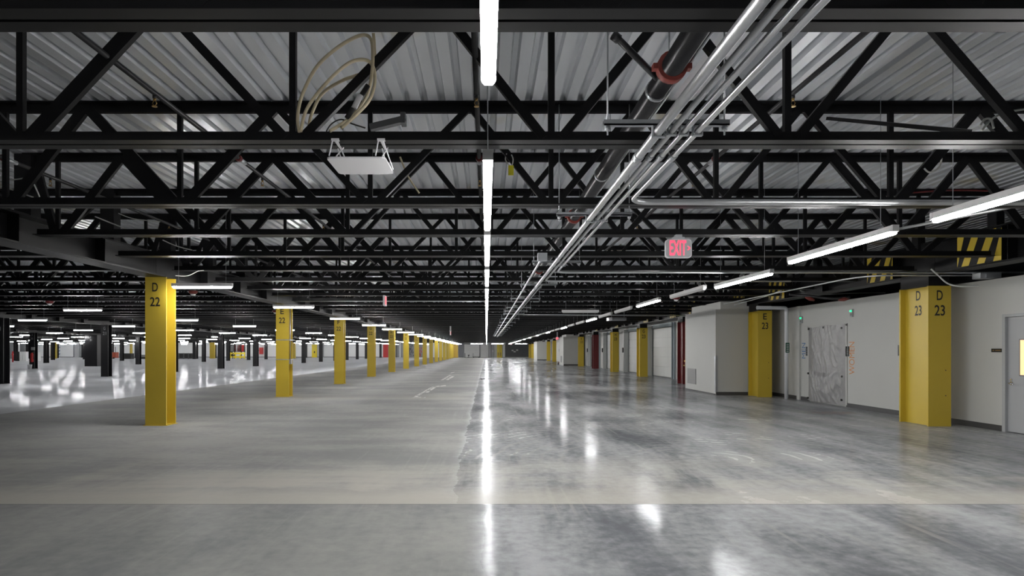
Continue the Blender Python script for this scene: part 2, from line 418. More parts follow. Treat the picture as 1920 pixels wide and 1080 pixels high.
# enclosures that stand out from the right side
enc = struct('wall_enclosure', MB().box(7.83, 8.9, 20.95, 24.15, 0, 2.93).box(8.0, 8.9, 20.96, 23.9, 2.93, 3.2).box(8.9, 9.62, 20.95, 24.15, 0, 3.04), 'wall_white', 'white boxed enclosure beside the column stencilled E 23')
struct('base_trim', MB().box(7.845, 9.62, 20.938, 20.95, 0, 0.11).box(7.818, 7.83, 20.96, 24.15, 0, 0.05), 'baseboard', parent=enc)
struct('corner_guard', MB().box(7.818, 7.83, 20.95, 21.05, 0.1, 1.35).box(7.818, 7.9, 20.938, 20.95, 0.1, 1.35), 'strut_metal', parent=enc)
vg = MB().box(7.81, 7.83, 22.9, 23.85, 0.26, 0.84)
for k in range(13): vg.box(7.80, 7.815, 22.93, 23.82, 0.285 + k * 0.042, 0.30 + k * 0.042)
struct('vent_grille', vg, 'grille_grey', parent=enc)
enc2 = struct('wall_enclosure_middle', MB().box(7.83, 8.88, 62.4, 66.0, 0, 2.9).box(8.1, 8.88, 62.4, 65.8, 2.9, 3.15).box(8.88, 9.85, 62.4, 66.0, 0, 3.04), 'wall_white', 'white boxed enclosure beyond the dock doors')
struct('base_trim', MB().box(7.845, 9.85, 62.37, 62.4, 0, 0.13), 'baseboard', parent=enc2)
struct('vent_grille', MB().box(7.8, 7.83, 63.6, 64.6, 0.28, 0.95), 'mid_grey', parent=enc2)
enc3 = struct('wall_enclosure_far', MB().box(7.8, 10.0, 94.5, 101, 0, 2.9), 'wall_white', 'white boxed enclosure farthest down the right side')
struct('base_trim', MB().box(7.815, 9.6, 94.46, 94.5, 0, 0.14), 'baseboard', parent=enc3)
struct('vent_grille', MB().box(9.3, 9.42, 94.42, 94.5, 1.2, 2.1), 'dark_grey', parent=enc3)
# wall that carries the dock doors
XD = 10.05     # face of the doors
struct('wall_dock', MB().box(XD + 0.01, XD + 0.2, 24.15, YFAR, 0, ZD), 'wall_white', 'white wall holding the dock doors')

# ------------------------------------------------------------------ joists
BN = [-5.72, -3.72, -1.54, 0.53, 2.42, 4.42, 6.42, 8.32]
TN = [-4.80, -2.63, -0.41, 1.50, 3.40, 5.42, 7.40]
X0, X1 = -6.62, 9.02
def angle_pair(z, up, x0, x1, mb=None):       # two steel angles back to back, heel at z
    mb = mb or MB(); s = 1 if up else -1; lg, t, g = 0.098, 0.011, 0.012
    for q in (-1, 1):
        p = [(q * g, z), (q * (g + lg), z), (q * (g + lg), z + s * t), (q * (g + t), z + s * t), (q * (g + t), z + s * lg), (q * g, z + s * lg)]
        mb.prism(p, 'x', x0, x1)
    return mb
def joist_pieces(shift, mirror):
    """bars of one joist at y = 0: (kind, mesh builder)"""
    bn = [b_ + shift for b_ in BN]; tn = [t_ + shift for t_ in TN]
    if mirror:
        c = X0 + X1; bn = sorted(c - b_ for b_ in bn); tn = sorted(c - t_ for t_ in tn)
    bn = [b_ for b_ in bn if X0 + 0.35 < b_ < X1 - 0.35]; tn = [t_ for t_ in tn if X0 + 0.35 < t_ < X1 - 0.35]
    zb, zt = ZJ + 0.05, ZD - 0.05
    out = [('bottom_chord', angle_pair(ZJ, True, X0 + 0.15, X1 - 0.15)), ('top_chord', angle_pair(ZD - 0.002, False, X0, X1))]
    nodes = sorted([(x, 0) for x in bn] + [(x, 1) for x in tn])
    for (xa, ka), (xb, kb) in zip(nodes, nodes[1:]):
        if ka == kb: continue
        edge = abs((xa + xb) / 2 - (X0 + X1) / 2) > 3.4
        wd = 0.115 if edge else 0.072
        sgn = 0.07
        pa = (xa + (sgn if ka == 0 else 0.02), 0, zb if ka == 0 else zt); pb = (xb - (sgn if kb == 0 else 0.02), 0, zb if kb == 0 else zt)
        out.append(('web_diagonal', MB().bar(pa, pb, wd, 0.05)))
    for x in bn:
        out.append(('web_vertical', MB().bar((x - 0.01, 0, zb), (x - 0.01, 0, zt), 0.052, 0.045)))
    # ends: inclined end diagonals and a seat post on the girder
    a, z = nodes[0], nodes[-1]
    if a[1] == 0: out.append(('web_diagonal', MB().bar((a[0] - 0.06, 0, zb), (X0 + 0.1, 0, zt), 0.1, 0.05)))
    if z[1] == 0: out.append(('web_diagonal', MB().bar((z[0] + 0.06, 0, zb), (X1 - 0.1, 0, zt), 0.1, 0.05)))
    out.append(('bearing_seat', MB().box(X0 - 0.12, X0 + 0.12, -0.1, 0.1, 3.46, ZD - 0.01)))
    out.append(('bearing_seat', MB().box(X1 - 0.12, X1 + 0.02, -0.1, 0.1, 3.72, ZD - 0.01)))
    return out
VARS = [(0.0, False), (0.22, False), (-0.45, False), (0.5, True)]
PIECES = [joist_pieces(*v) for v in VARS]
MESHBANK = {}
def merged(pieces):
    m = MB()
    for _, p in pieces: m.add(p.v, p.f)
    return m
def make_joist(detail, var, name):
    """root at y = 0; parts already in place"""
    pcs = PIECES[var]
    if detail == 0:
        key = ('all', var)
        if key not in MESHBANK:
            o = merged(pcs).build(name, 'black_steel'); MESHBANK[key] = o.data; return o
        o = bpy.data.objects.new(name, MESHBANK[key]); COL.objects.link(o); return o
    r = bpy.data.objects.new(name, None); COL.objects.link(r); r.empty_display_size = 0.2
    if detail == 2: lst = pcs
    else:
        lst = [p for p in pcs if 'chord' in p[0] or p[0] == 'bearing_seat'] + [('web', merged([p for p in pcs if p[0].startswith('web')]))]
    for i, (nm, mb) in enumerate(lst):
        key = (detail, var, i)
        if key not in MESHBANK:
            o = mb.build(nm, 'black_steel'); MESHBANK[key] = o.data
        else:
            o = bpy.data.objects.new(nm, MESHBANK[key]); COL.objects.link(o)
        o.parent = r
    return r
BAYS = [(0, 'over the main aisle', 0, 'roof joists over the main aisle'),
        (1, 'left of the yellow columns', 5, 'roof joists left of the yellow columns'),
        (2, 'in the second bay leftward', 14, 'roof joists in the second bay'),
        (3, 'in the third bay leftward', 24, 'roof joists in the third bay'),
        (4, 'in the fourth bay leftward', 34, 'roof joists in the fourth bay'),
        (5, 'in the fifth bay leftward', 44, 'roof joists in the fifth bay')]
for k, where, first, grp in BAYS:
    n = 0
    for i, y in enumerate(JOIST_Y):
        if i < first or y > YFAR - 1: continue
        n += 1
        if k == 0: det = 2 if 1 <= i <= 9 else (1 if i < 18 else 0)
        elif k == 1: det = 1 if i < 14 else 0
        else: det = 0
        var = [0, 0, 0, 1, 2, 3][i] if i < 6 else (i * 7 + k * 3) % 4
        o = make_joist(det, var, 'roof_joist')
        o.location = (-PITCH * k if k else 0, y, 0)
        if k == 0 and i == 0: lab = 'black open web steel roof joist just above the camera, nearest of all'
        else: lab = 'black open web roof joist %s, %s from camera' % (where, nth(n))
        tag(o, lab, 'joist', grp)

# ------------------------------------------------------------------ girders along the column rows
def girder_mb(x, z0, z1, y0, y1, hw=0.2):
    mb = MB(); t = 0.03
    mb.box(x - hw, x + hw, y0, y1, z0, z0 + t).box(x - hw, x + hw, y0, y1, z1 - t, z1).box(x - 0.012, x + 0.012, y0, y1, z0 + t, z1 - t)
    for q in (0.25, 0.5, 0.75):
        yy = y0 + (y1 - y0) * q; mb.box(x - hw + 0.02, x + hw - 0.02, yy - 0.008, yy + 0.008, z0 + t, z1 - t)
    return mb
def hazard(mb, x, ya, yb, z0, z1):
    h = z1 - z0; wd = 0.17; step = 0.36; y = ya - h * 0.45
    while y < yb:
        q = [(y, z0), (y + wd, z0), (y + wd - 0.0 + 0.45 * h, z1), (y + 0.45 * h, z1)]
        # clip the slanted stripe to the marked length
        pts = [(min(max(p[0], ya), yb), p[1]) for p in q]
        if max(p[0] for p in pts) - min(p[0] for p in pts) > 0.05:
            # mirrored so the stripes lean away from the camera
            mm = [(x, ya + yb - p[0], p[1]) for p in pts]
            mb.add(mm, [(0, 1, 2, 3)])
        y += step
    return mb
def row_girders(x, z0, z1, name, where, grp, i0=-2, haz=False):
    n = 0
    for i in range(i0, 16):
        y0 = BAY0 + BAY * i; y1 = min(y0 + BAY, YFAR)
        if y1 < YBACK + 0.1: continue
        y0 = max(y0, YBACK)
        if y1 - y0 < 0.5: continue
        n += 1
        r = root('girder', (x, (y0 + y1) / 2, z0), 'black steel girder %s, %s span' % (where, nth(n)), 'girder', grp)
        girder_mb(x, z0, z1, y0 + 0.003, y1 - 0.003).build('beam', 'black_steel', r)
        if haz and 0 <= i + 1 < 6:
            mb = MB()
            xs = x - 0.207
            # steel wrap plate painted with stripes near each column
            for (a, c) in ((y1 - 1.85, y1 - 0.85),):
                pl = MB().box(xs + 0.004, xs + 0.19, a, c, z0 + 0.034, z1 - 0.04); pl.build('cover_plate', 'black_steel', r)
                hazard(mb, xs, a, c, z0 + 0.036, z1 - 0.05)
            o = mb.build('hazard_stripes', 'yellow_paint', r); o['label'] = 'yellow warning stripes'
            if i in (0, 1, 2):
                mb = MB(); pl = MB()
                a, c = y0 + 1.0, y0 + 1.9
                pl.box(xs + 0.004, xs + 0.19, a, c, z0 + 0.034, z1 - 0.04); hazard(mb, xs, a, c, z0 + 0.036, z1 - 0.05)
                pl.build('cover_plate', 'black_steel', r); o = mb.build('hazard_stripes', 'yellow_paint', r); o['label'] = 'yellow warning stripes'
row_girders(R22, 3.02, 3.47, 'girder', 'over the yellow columns left of the aisle', 'girders over the left yellow columns')
row_girders(R23, 3.06, 3.72, 'girder', 'over the columns along the right wall', 'girders over the right hand columns', haz=True)
for k, i0 in ((1, 1), (2, 4), (3, 6), (4, 8)):
    row_girders(R22 - PITCH * k, 3.02, 3.47, 'girder', 'over the %s row of black columns' % nth(k), 'girders over the %s black row' % nth(k), i0)

# ------------------------------------------------------------------ columns
def icol(x, y, wid, dep, h, t=0.03, inset=0.012):
    mb = MB()
    mb.box(x - wid / 2, x + wid / 2, y - dep / 2, y - dep / 2 + t, 0, h).box(x - wid / 2, x + wid / 2, y + dep / 2 - t, y + dep / 2, 0, h)
    mb.box(x - inset, x + inset, y - dep / 2 + t, y + dep / 2 - t, 0, h)
    mb.box(x - wid / 2 - 0.03, x + wid / 2 + 0.03, y - dep / 2 - 0.02, y + dep / 2 + 0.02, 0, 0.012)
    return mb
for i in range(16):                                # left yellow row, stencilled 22
    y = BAY0 + BAY * i + 0.2; ch = LETTERS[i]
    lab = 'yellow steel column stencilled %s 22 left of the aisle' % ch if i < 5 else 'yellow steel column left of the aisle, %s of its row from the camera' % nth(i + 1)
    r = root('steel_column', (R22, y, 0), lab, 'column', 'yellow columns left of the aisle')
    icol(R22, y, 0.425, 0.40, 3.02).build('shaft', 'yellow_paint', r)
    if i < 9:
        mb = MB(); yy = y - 0.2 - 0.0025
        text(mb, ch, (R22 - 0.01, yy, 2.815), 0.115, 0.18); text(mb, '22', (R22 - 0.01, yy, 2.52), 0.205, 0.185)
        mb.build('stencil_lettering', 'stencil_black', r)['label'] = 'black stencilled letter and number'
    if i == 1:
        cm = MB().tube([(R22 + 0.235, y - 0.12, 3.015), (R22 + 0.235, y - 0.12, 1.22)], 0.016, 8)
        cm.box(R22 + 0.2, R22 + 0.28, y - 0.17, y - 0.08, 1.08, 1.24)
        cm.build('conduit_drop', 'conduit', r)
        for z in (1.215, 1.86):
            MB().box(R22 - 0.217, R22 + 0.25, y - 0.206, y + 0.206, z, z + 0.03).build('strap', 'strut_metal', r)
for i in range(16):                                # right row, stencilled 23, every third one red
    y = BAY0 + BAY * i + 0.13; ch = LETTERS[i]
    red = i in (2, 5, 8, 12)
    dep = 0.87 if i == 0 else 0.75
    x = R23
    colour = 'red' if red else 'yellow'
    if i == 0: lab = 'deep yellow column stencilled D 23 nearest on the right'
    elif i == 1: lab = 'yellow column stencilled E 23 between white enclosure and white pipe'
    elif i in (3, 4): lab = 'yellow column stencilled %s 23 between dock doors' % ch
    elif i == 2: lab = 'dark red column with orange pipe beside the nearest white enclosure'
    else: lab = '%s steel column on the right side, %s of its row from the camera' % (colour, nth(i + 1))
    r = root('steel_column', (x, y, 0), lab, 'column', '%s columns along the right side' % colour)
    yc = y - 0.25 + dep / 2
    mb = MB(); wd = 0.46; t = 0.04; h = 2.83
    mb.box(x - wd / 2, x + wd / 2, yc - dep / 2, yc - dep / 2 + t, 0, h).box(x - wd / 2, x + wd / 2, yc + dep / 2 - t, yc + dep / 2, 0, h)
    mb.box(x - 0.12, x + 0.12, yc - dep / 2 + t, yc + dep / 2 - t, 0, h)
    mb.build('shaft', 'red_paint' if red else 'yellow_paint', r)
    MB().box(x - wd / 2 + 0.02, x + wd / 2 - 0.02, yc - dep / 2 + 0.02, yc + dep / 2 - 0.02, h, 3.058).build('cap', 'black_steel', r)
    if i < 8 and not red:
        mb = MB(); yy = yc - dep / 2 - 0.003
        text(mb, ch, (x, yy, 2.64), 0.12, 0.2); text(mb, '23', (x, yy, 2.335), 0.21, 0.215)
        if i == 0:
            text(mb, ch, (x - 0.1235, 12.78, 2.67), 0.13, 0.2, '-X'); text(mb, '23', (x - 0.1235, 12.78, 2.36), 0.2, 0.21, '-X')
        mb.build('stencil_lettering', 'stencil_black', r)['label'] = 'black stencilled letter and number'
    if i in (0, 1):
        mb = MB()
        for z in (0.62, 1.13): mb.tube([(x + 0.12, yc - dep / 2 - 0.004, z), (x + 0.12, yc - dep / 2 + 0.01, z)], 0.012, 10)
        mb.build('bolt_hole', 'stencil_black', r)
    if i == 2:
        px = x - 0.1; py = yc - dep / 2 - 0.07
        MB().tube([(px, py, 0), (px, py, 2.95)], 0.035, 10).build('standpipe', 'orange_pipe', r)
        MB().tube([(px + 0.27, py, 0), (px + 0.27, py, 2.95)], 0.03, 10).build('standpipe', 'red_paint', r)
        MB().tube([(px, py, 1.05), (px - 0.06, py - 0.08, 1.05)], 0.05, 10).tube([(px - 0.04, py - 0.02, 0.85), (px - 0.1, py - 0.06, 0.85)], 0.035, 10).build('hose_valve', 'brass', r)
for k in range(1, 6):                              # black rows beyond
    x = R22 - PITCH * k + (0.1 if k == 1 else 0); n = 0
    for i in range(16):
        y = BAY0 + BAY * i + 0.2
        if CU + F * (x + 0.25) / y < 0: continue
        n += 1
        wide = (k == 2 and i == 6)
        lab = 'black steel column in the %s row beyond the yellow ones, %s from camera' % (nth(k), nth(n))
        if wide: lab = 'broad black boxed column in the second row beyond the yellow columns'
        r = root('steel_column', (x, y, 0), lab, 'column', 'black columns in the %s row' % nth(k))
        if wide: MB().box(x - 0.6, x + 0.6, y - 0.3, y + 0.3, 0, 3.02).build('shaft', 'black_column', r)
        else: icol(x, y, 0.42, 0.40, 3.02).build('shaft', 'black_column', r)
        if k <= 2 and i < 8:
            yy = y - (0.3 if wide else 0.2) - 0.003
            mb = MB(); text(mb, LETTERS[i], (x, yy, 2.81), 0.115, 0.18); text(mb, str(22 - k), (x, yy, 2.52), 0.2, 0.185)
            mb.build('stencil_lettering', 'stencil_white', r)['label'] = 'white stencilled letter and number'

# ------------------------------------------------------------------ strip lights
ZL = EYE + 1.25
def light_parts(L, axis, lit):
    """local meshes of one strip light centred at the origin, lens underside at z = 0"""
    def bx(mb, a0, a1, w0, z0, z1, mi=0):
        return mb.box(-w0, w0, a0, a1, z0, z1, mi) if axis == 'y' else mb.box(a0, a1, -w0, w0, z0, z1, mi)
    h = L / 2
    hous = bx(MB(), -h, h, 0.034, 0.038, 0.10)
    bx(hous, -h, -h + 0.03, 0.036, 0.03, 0.102); bx(hous, h - 0.03, h, 0.036, 0.03, 0.102)
    lens = MB()
    prof = [(-0.031, 0.038), (-0.031, 0.014), (-0.02, 0.0), (0.02, 0.0), (0.031, 0.014), (0.031, 0.038)]
    if axis == 'y': lens.prism(prof, 'y', -h + 0.03, h - 0.03)
    else: lens.prism(prof, 'x', -h + 0.03, h - 0.03)
    hg = []
    for q in (-1, 1):
        p = h * 0.78 * q
        a = (0, p, 0.1) if axis == 'y' else (p, 0, 0.1)
        hg.append(MB().tube([a, (a[0], a[1], ZD - ZL + 0.01)], 0.0035, 5))
    return hous, lens, hg
LB = {}
def strip_light(x, y, axis, L, lit, label, group, simple_=False, dz=0.0, rz=0.0):
    key = (axis, L, lit, simple_)
    if key not in LB:
        hous, lens, hg = light_parts(L, axis, lit); lm = ('lens_lit' if axis == 'y' or L > 2 else 'lens_hall') if lit else 'lens_off'
        if simple_:
            m = MB(); m.add(hous.v, hous.f, 0); m.add(lens.v, lens.f, 1)
            for q in hg: m.add(q.v, q.f, 0)
            o = m.build('strip_light', ['housing_white', lm])
        else:
            o = bpy.data.objects.new('strip_light', None); COL.objects.link(o); o.empty_display_size = 0.2
            a = hous.build('housing', 'housing_white', o, True); bq = lens.build('lens', lm, o, True)
            if lit: bq['label'] = 'glowing white lens'
            for q in hg: q.build('hanger_wire', 'strut_metal', o, True)
        LB[key] = o
    else:
        o = copy_tree(LB[key])
    o.location = (x, y, ZL + dz); o.rotation_euler = (0, 0, rz)
    return tag(o, label, 'light', group)
# row over the centre of the aisle
starts = [0.52, 4.12, 6.82, 9.72, 12.8, 15.7]
while starts[-1] < 124: starts.append(starts[-1] + 2.93)
for j, s in enumerate(starts):
    L = 2.4 if j == 0 else 2.32
    strip_light(0.01, s + L / 2, 'y', L, True, 'lit strip light in the row down the aisle centre, %s from camera' % nth(j + 1), 'strip lights down the aisle centre', s > 30)
for s in (-2.4, -5.3, -8.2, -11.1):
    strip_light(0.01, s + 1.16, 'y', 2.32, True, 'lit strip light of the aisle row behind the camera, %s back' % nth(int((-s + 2) // 2.9) + 0), 'strip lights behind the camera')
# right hand row along the aisle: one in three is lit farther on
rs = [3.75, 6.62, 10.2, 12.66, 15.6, 18.65, 21.6]
while rs[-1] < 118: rs.append(rs[-1] + 3.03)
for j, s in enumerate(rs):
    lit = j in (0, 1, 2, 4) or (j > 4 and (j - 4) % 3 == 0) or j > 24
    x = 4.4 + (0.3 if j == 2 else 0.1 if j == 3 else 0)
    strip_light(x, s + 1.13, 'y', 2.32, lit, '%s strip light in the right hand aisle row, %s from the camera' % ('lit' if lit else 'unlit', nth(j + 1)), '%s strip lights in the right hand row' % ('lit' if lit else 'unlit'), s > 40, rz=0.03 if j == 2 else 0)
# crosswise lights along the yellow columns
ys = [12.35, 18.2, 24.8, 31.2, 37.2]
while ys[-1] < 125: ys.append(ys[-1] + 6.3)
for j, y in enumerate(ys):
    strip_light(-5.72, y, 'x', 1.22, True, 'short lit crosswise light along the left yellow columns, %s from camera' % nth(j + 1), 'crosswise lights by the left yellow columns', y > 40)
for y in (-6.0, 0.2):
    strip_light(-9.6, y, 'x', 1.22, True, 'short lit strip light out of frame to the left, %s' % {-6.0: 'behind the camera', 0.2: 'level with the camera', 6.3: 'ahead of the camera'}[y], 'strip lights left of the frame')
# field of crosswise lights beyond
for k in range(14):
    x = -12.8 - 6.4 * k - (0.55 if k == 4 else 0); n = 0
    for j in range(19):  # the last row of lamps is added to brighten the far wall
        y = 12.95 + 6.5 * j + (0.0 if k % 2 == 0 else 0.0)
        if CU + F * (x + 0.7) / y < -40: continue
        n += 1
        strip_light(x, y, 'x', 1.22, True, 'short lit strip light in the %s file beyond yellow columns, %s from camera' % (nth(k + 1), nth(n)), 'crosswise lights in the %s file on the left' % nth(k + 1), y > 34)
# crosswise ones at the far end and an unlit pair on the right
for u, nm in ((894, 'left'), (932.5, 'middle'), (977, 'right')):
    strip_light(XU(u, 119), 119, 'x', 2.32, True, 'lit crosswise strip light at the far end wall, %s of three' % nm, 'crosswise lights at the far end', True)
strip_light(3.14, 20.5, 'x', 1.24, False, 'unlit crosswise strip light right of the pipe bundle', None)

# ------------------------------------------------------------------ conduits and hangers over the aisle
def arc(a, bq, c, r, n=6):       # rounded corner at bq on the way a -> c
    a, bq, c = Vector(a), Vector(bq), Vector(c)
    d0, d1 = (a - bq).normalized(), (c - bq).normalized()
    p0, p1 = bq + d0 * r, bq + d1 * r
    return [p0 * (1 - t) ** 2 + bq * 2 * t * (1 - t) + p1 * t ** 2 for t in [i / n for i in range(n + 1)]]
ZC = EYE + 1.5
def conduit(name, pts, r, label, cat='pipe', group=None, mat='conduit', fit=True, seg=12):
    rt = root(name, pts[0], label, cat, group)
    MB().tube(pts, r, seg).build('run', mat, rt)
    return rt
def couple(rt, p, d, r, mat='strut_metal', name='coupling'):
    p, d = Vector(p), Vector(d).normalized()
    MB().tube([p - d * 0.045, p + d * 0.045], r, 12).build(name, mat, rt)
YN = -3.0
xs = [1.178, 1.268, 1.352, 1.445]
c1 = conduit('conduit', [(xs[0], YN, ZC), (xs[0], 68, ZC)], 0.033, 'thick bright steel conduit, leftmost of the bundle over the aisle', 'pipe', 'conduits over the aisle')
pts = [(xs[1], YN, ZC)] + arc((xs[1], 10, ZC), (xs[1], 13.3, ZC), (5, 13.3, ZC), 0.25) + [(6.6, 13.3, ZC)]
c2 = conduit('conduit', pts, 0.0195, 'thin steel conduit, second from the left in the bundle', 'pipe', 'conduits over the aisle')
pts = [(xs[2], YN, ZC)] + arc((xs[2], 10, ZC), (xs[2], 11.82, ZC), (5, 11.82, ZC), 0.25) + [(11.5, 11.82, ZC)]
c3 = conduit('conduit', pts, 0.0195, 'thin steel conduit, third from the left in the bundle', 'pipe', 'conduits over the aisle')
pts = [(xs[3], YN, ZC)] + arc((xs[3], 3, ZC), (xs[3], 6.2, ZC), (5, 6.2, ZC - 0.012), 0.22) + [(9.74, 6.2, ZC - 0.012)]
c4 = conduit('conduit', pts, [0.021 + 0.009 * min(1.0, k / 5) for k in range(len(pts))], 'steel conduit turning sharply right under the third joist', 'pipe', 'conduits over the aisle')
for rt, x, r in ((c1, xs[0], 0.04), (c2, xs[1], 0.026), (c3, xs[2], 0.026), (c4, xs[3], 0.029)):
    for y in (4.75,): couple(rt, (x, y, ZC), (0, 1, 0), r)
c5 = conduit('conduit', [(0.905, 10.0, ZC), (0.905, 66, ZC)], 0.019, 'thin steel conduit starting at the grey junction box', 'pipe', 'conduits over the aisle')
c6 = conduit('conduit', [(1.27, 14.0, ZC), (1.27, 67, ZC)], 0.017, 'thin conduit running on beside the thick one down the aisle', 'pipe', 'conduits over the aisle')
jb = MB().box(0.83, 0.98, 9.86, 10.0, ZC - 0.05, ZC + 0.07); thing('junction_box', jb, 'strut_metal', 'grey junction box at the start of a thin aisle conduit', 'box')
# trapeze hangers
ty = [4.2, 7.0, 10.75, 14.5, 18.4, 22.2, 24.2, 26.1, 30.0, 34.0, 38.0, 42, 46, 50, 54, 58, 62, 66]
for j, y in enumerate(ty):
    x0, x1 = 0.80, 1.66
    if j > 3: x0, x1 = 0.72, 1.62
    r = root('trapeze_hanger', (1.2, y, ZC), 'strut trapeze under the aisle conduits, %s from the camera' % nth(j + 1), 'hanger', 'strut trapezes under the conduits')
    z = ZC + 0.035
    MB().box(x0, x1, y - 0.02, y + 0.02, z, z + 0.012).box(x0, x1, y - 0.02, y - 0.016, z, z + 0.04).box(x0, x1, y + 0.016, y + 0.02, z, z + 0.04).build('strut', 'strut_metal', r)
    for x in (x0 + 0.03, x1 - 0.03):
        MB().tube([(x, y, z - 0.06), (x, y, ZD)], 0.006, 6).build('threaded_rod', 'strut_metal', r)
        MB().tube([(x, y, z - 0.03), (x, y, z - 0.002)], 0.02, 6).build('nut', 'strut_metal', r)
    if j < 4:
        for q, rr in ((xs[0], 0.037), (xs[1], 0.024), (xs[2], 0.024), (xs[3], 0.026)):
            if (j > 0 and q == xs[3]) or (j > 2 and q == xs[2]): continue
            MB().box(q - rr - 0.008, q + rr + 0.008, y - 0.016, y + 0.016, ZC - rr - 0.006, ZC - rr + 0.002).box(q - rr - 0.008, q - rr, y - 0.016, y + 0.016, ZC - rr, z).box(q + rr, q + rr + 0.008, y - 0.016, y + 0.016, ZC - rr, z).build('pipe_clamp', 'strut_metal', r)
# conduits to the right
pts = [(7.55, 19.5, EYE + 1.48), (7.55, 13.0, EYE + 1.5)] + arc((7.55, 13.0, EYE + 1.5), (7.6, 12.1, EYE + 1.48), (9, 12.1, EYE + 1.48), 0.5) + [(9.9, 12.1, EYE + 1.48)]
conduit('conduit', pts, 0.017, 'thin conduit sweeping from above the E 23 column to the right wall', 'pipe')
conduit('conduit', [(8.0, 19.8, EYE + 1.47), (8.0, 17.5, EYE + 1.55), (7.9, 16.4, EYE + 1.6)], 0.014, 'short slanting conduit above the column stencilled E 23', 'pipe')
conduit('conduit', [(6.7, 6.6, EYE + 1.75), (5.6, 9.4, EYE + 1.72)], 0.02, 'bright slanting conduit above the right hand strip lights', 'pipe')
conduit('conduit', [(7.1, 4.3, EYE + 1.72), (4.3, 4.95, EYE + 1.72)], 0.02, 'slanting grey conduit near the upper right corner', 'pipe')
conduit('conduit', [(-6.3, 20.25, EYE + 1.62), (-3.3, 20.25, EYE + 1.62), (1.0, 20.3, EYE + 1.62)], 0.014, 'thin conduit running from the E 22 column towards the side facing exit sign', 'pipe')
conduit('conduit', [(1.3, 26.6, EYE + 1.55), (9.0, 26.6, EYE + 1.5)], 0.018, 'crosswise conduit in front of the nearest dock doors', 'pipe')

# ------------------------------------------------------------------ sprinkler pipes
def head(rt, p):
    p = Vector(p)
    m = MB().tube([p, p - Vector((0, 0, 0.03))], 0.018, 8, 0)
    m.tube([p - Vector((0, 0, 0.03)), p - Vector((0, 0, 0.05))], 0.013, 8, 1)
    for q in (-1, 1): m.tube([p + Vector((q * 0.008, 0, -0.05)), p + Vector((q * 0.02, 0, -0.075)), p + Vector((0, 0, -0.10))], 0.004, 6, 1)
    m.tube([p - Vector((0, 0, 0.10)), p - Vector((0, 0, 0.106))], 0.024, 10, 1)
    m.build('sprinkler_head', ['black_pipe', 'brass'], rt)
zm = EYE + 2.1
mp_ = root('sprinkler_main', (1.375, 1, zm), 'thick black sprinkler main with red coupling beside the conduits', 'pipe')
MB().tube([(1.375, -3, zm), (1.375, 40, zm)], 0.083, 18).build('pipe_run', 'black_pipe', mp_)
for y, mat, rr in ((4.55, 'coupling_red', 0.112), (9.6, 'coupling_red', 0.112), (16.0, 'coupling_red', 0.112)):
    m = MB().tube([(1.375, y - 0.035, zm), (1.375, y + 0.035, zm)], rr, 18)
    m.box(1.375 - rr - 0.03, 1.375 + rr + 0.03, y - 0.03, y + 0.03, zm - 0.02, zm + 0.02)
    m.build('grooved_coupling', mat, mp_)
for y in (4.95, 7.3, 12.0):
    MB().tube([(1.375, y - 0.02, zm), (1.375, y + 0.02, zm)], 0.091, 18).build('pipe_clamp', 'strut_metal', mp_)
    MB().tube([(1.375 + 0.1, y, zm), (1.375 + 0.1, y, ZD)], 0.006, 6).build('hanger_rod', 'strut_metal', mp_)
MB().tube([P(1156, 70, 4.35), (1.33, 4.72, zm - 0.02)], 0.024, 10).tube([P(1150, 66, 4.35), P(1160, 74, 4.37)], 0.034, 10).build('branch_arm', 'black_pipe', mp_)
conduit('conduit', [(1.53, -2, zm + 0.06), (1.53, 30, zm + 0.06)], 0.014, 'thin grey conduit running along the thick sprinkler main', 'pipe')
br = MB().bar(P(1552, 222, 6.95), P(1818, 247, 4.92), 0.035, 0.035); thing('brace_rod', br, 'black_steel', 'black slanting brace bar behind the second joist on the right', 'brace')
for x, lab in ((-3.03, 'left of the hanging white panel'), (-0.09, 'beside the centre light row'), (2.8, 'right of the conduit bundle'), (-5.9, 'near the girder on the left yellow columns')):
    z = EYE + 2.35
    b_ = root('sprinkler_branch', (x, 1, z), 'thin black sprinkler branch pipe ' + lab, 'pipe', 'sprinkler branch pipes')
    MB().tube([(x, -2, z), (x, 60, z)], 0.024, 10).build('pipe_run', 'black_pipe', b_)
    for y in (5.6, 8.3, 11.4, 14.6): head(b_, (x, y, z - 0.02))
    for y in (7.5, 12.4):
        m = MB().tube([(x, y - 0.03, z), (x, y + 0.03, z)], 0.04, 12); m.build('coupling', 'red_paint', b_)
        m = MB().tube([(x, y + 0.05, z), (x, y + 0.2, z)], 0.027, 10); m.build('pipe_clamp', 'strut_metal', b_)
rb = root('sprinkler_branch', (9.0, 17, 3.0), 'short black sprinkler pipe with red couplings above the restroom wall', 'pipe')
MB().tube([(8.2, 16.6, EYE + 1.52), (9.4, 16.6, EYE + 1.4), (9.6, 16.2, EYE + 1.4)], 0.035, 10).build('pipe_run', 'black_pipe', rb)
for p, d_ in (((8.75, 16.6, EYE + 1.40), (1, 0, -0.3)), ((9.5, 16.3, EYE + 1.36), (1, -0.4, 0.2))):
    p = Vector(p); d_ = Vector(d_).normalized()
    MB().tube([p - d_ * 0.13, p, p + d_ * 0.13], [0.02, 0.055, 0.03], 12).build('red_fitting', 'coupling_red', rb)

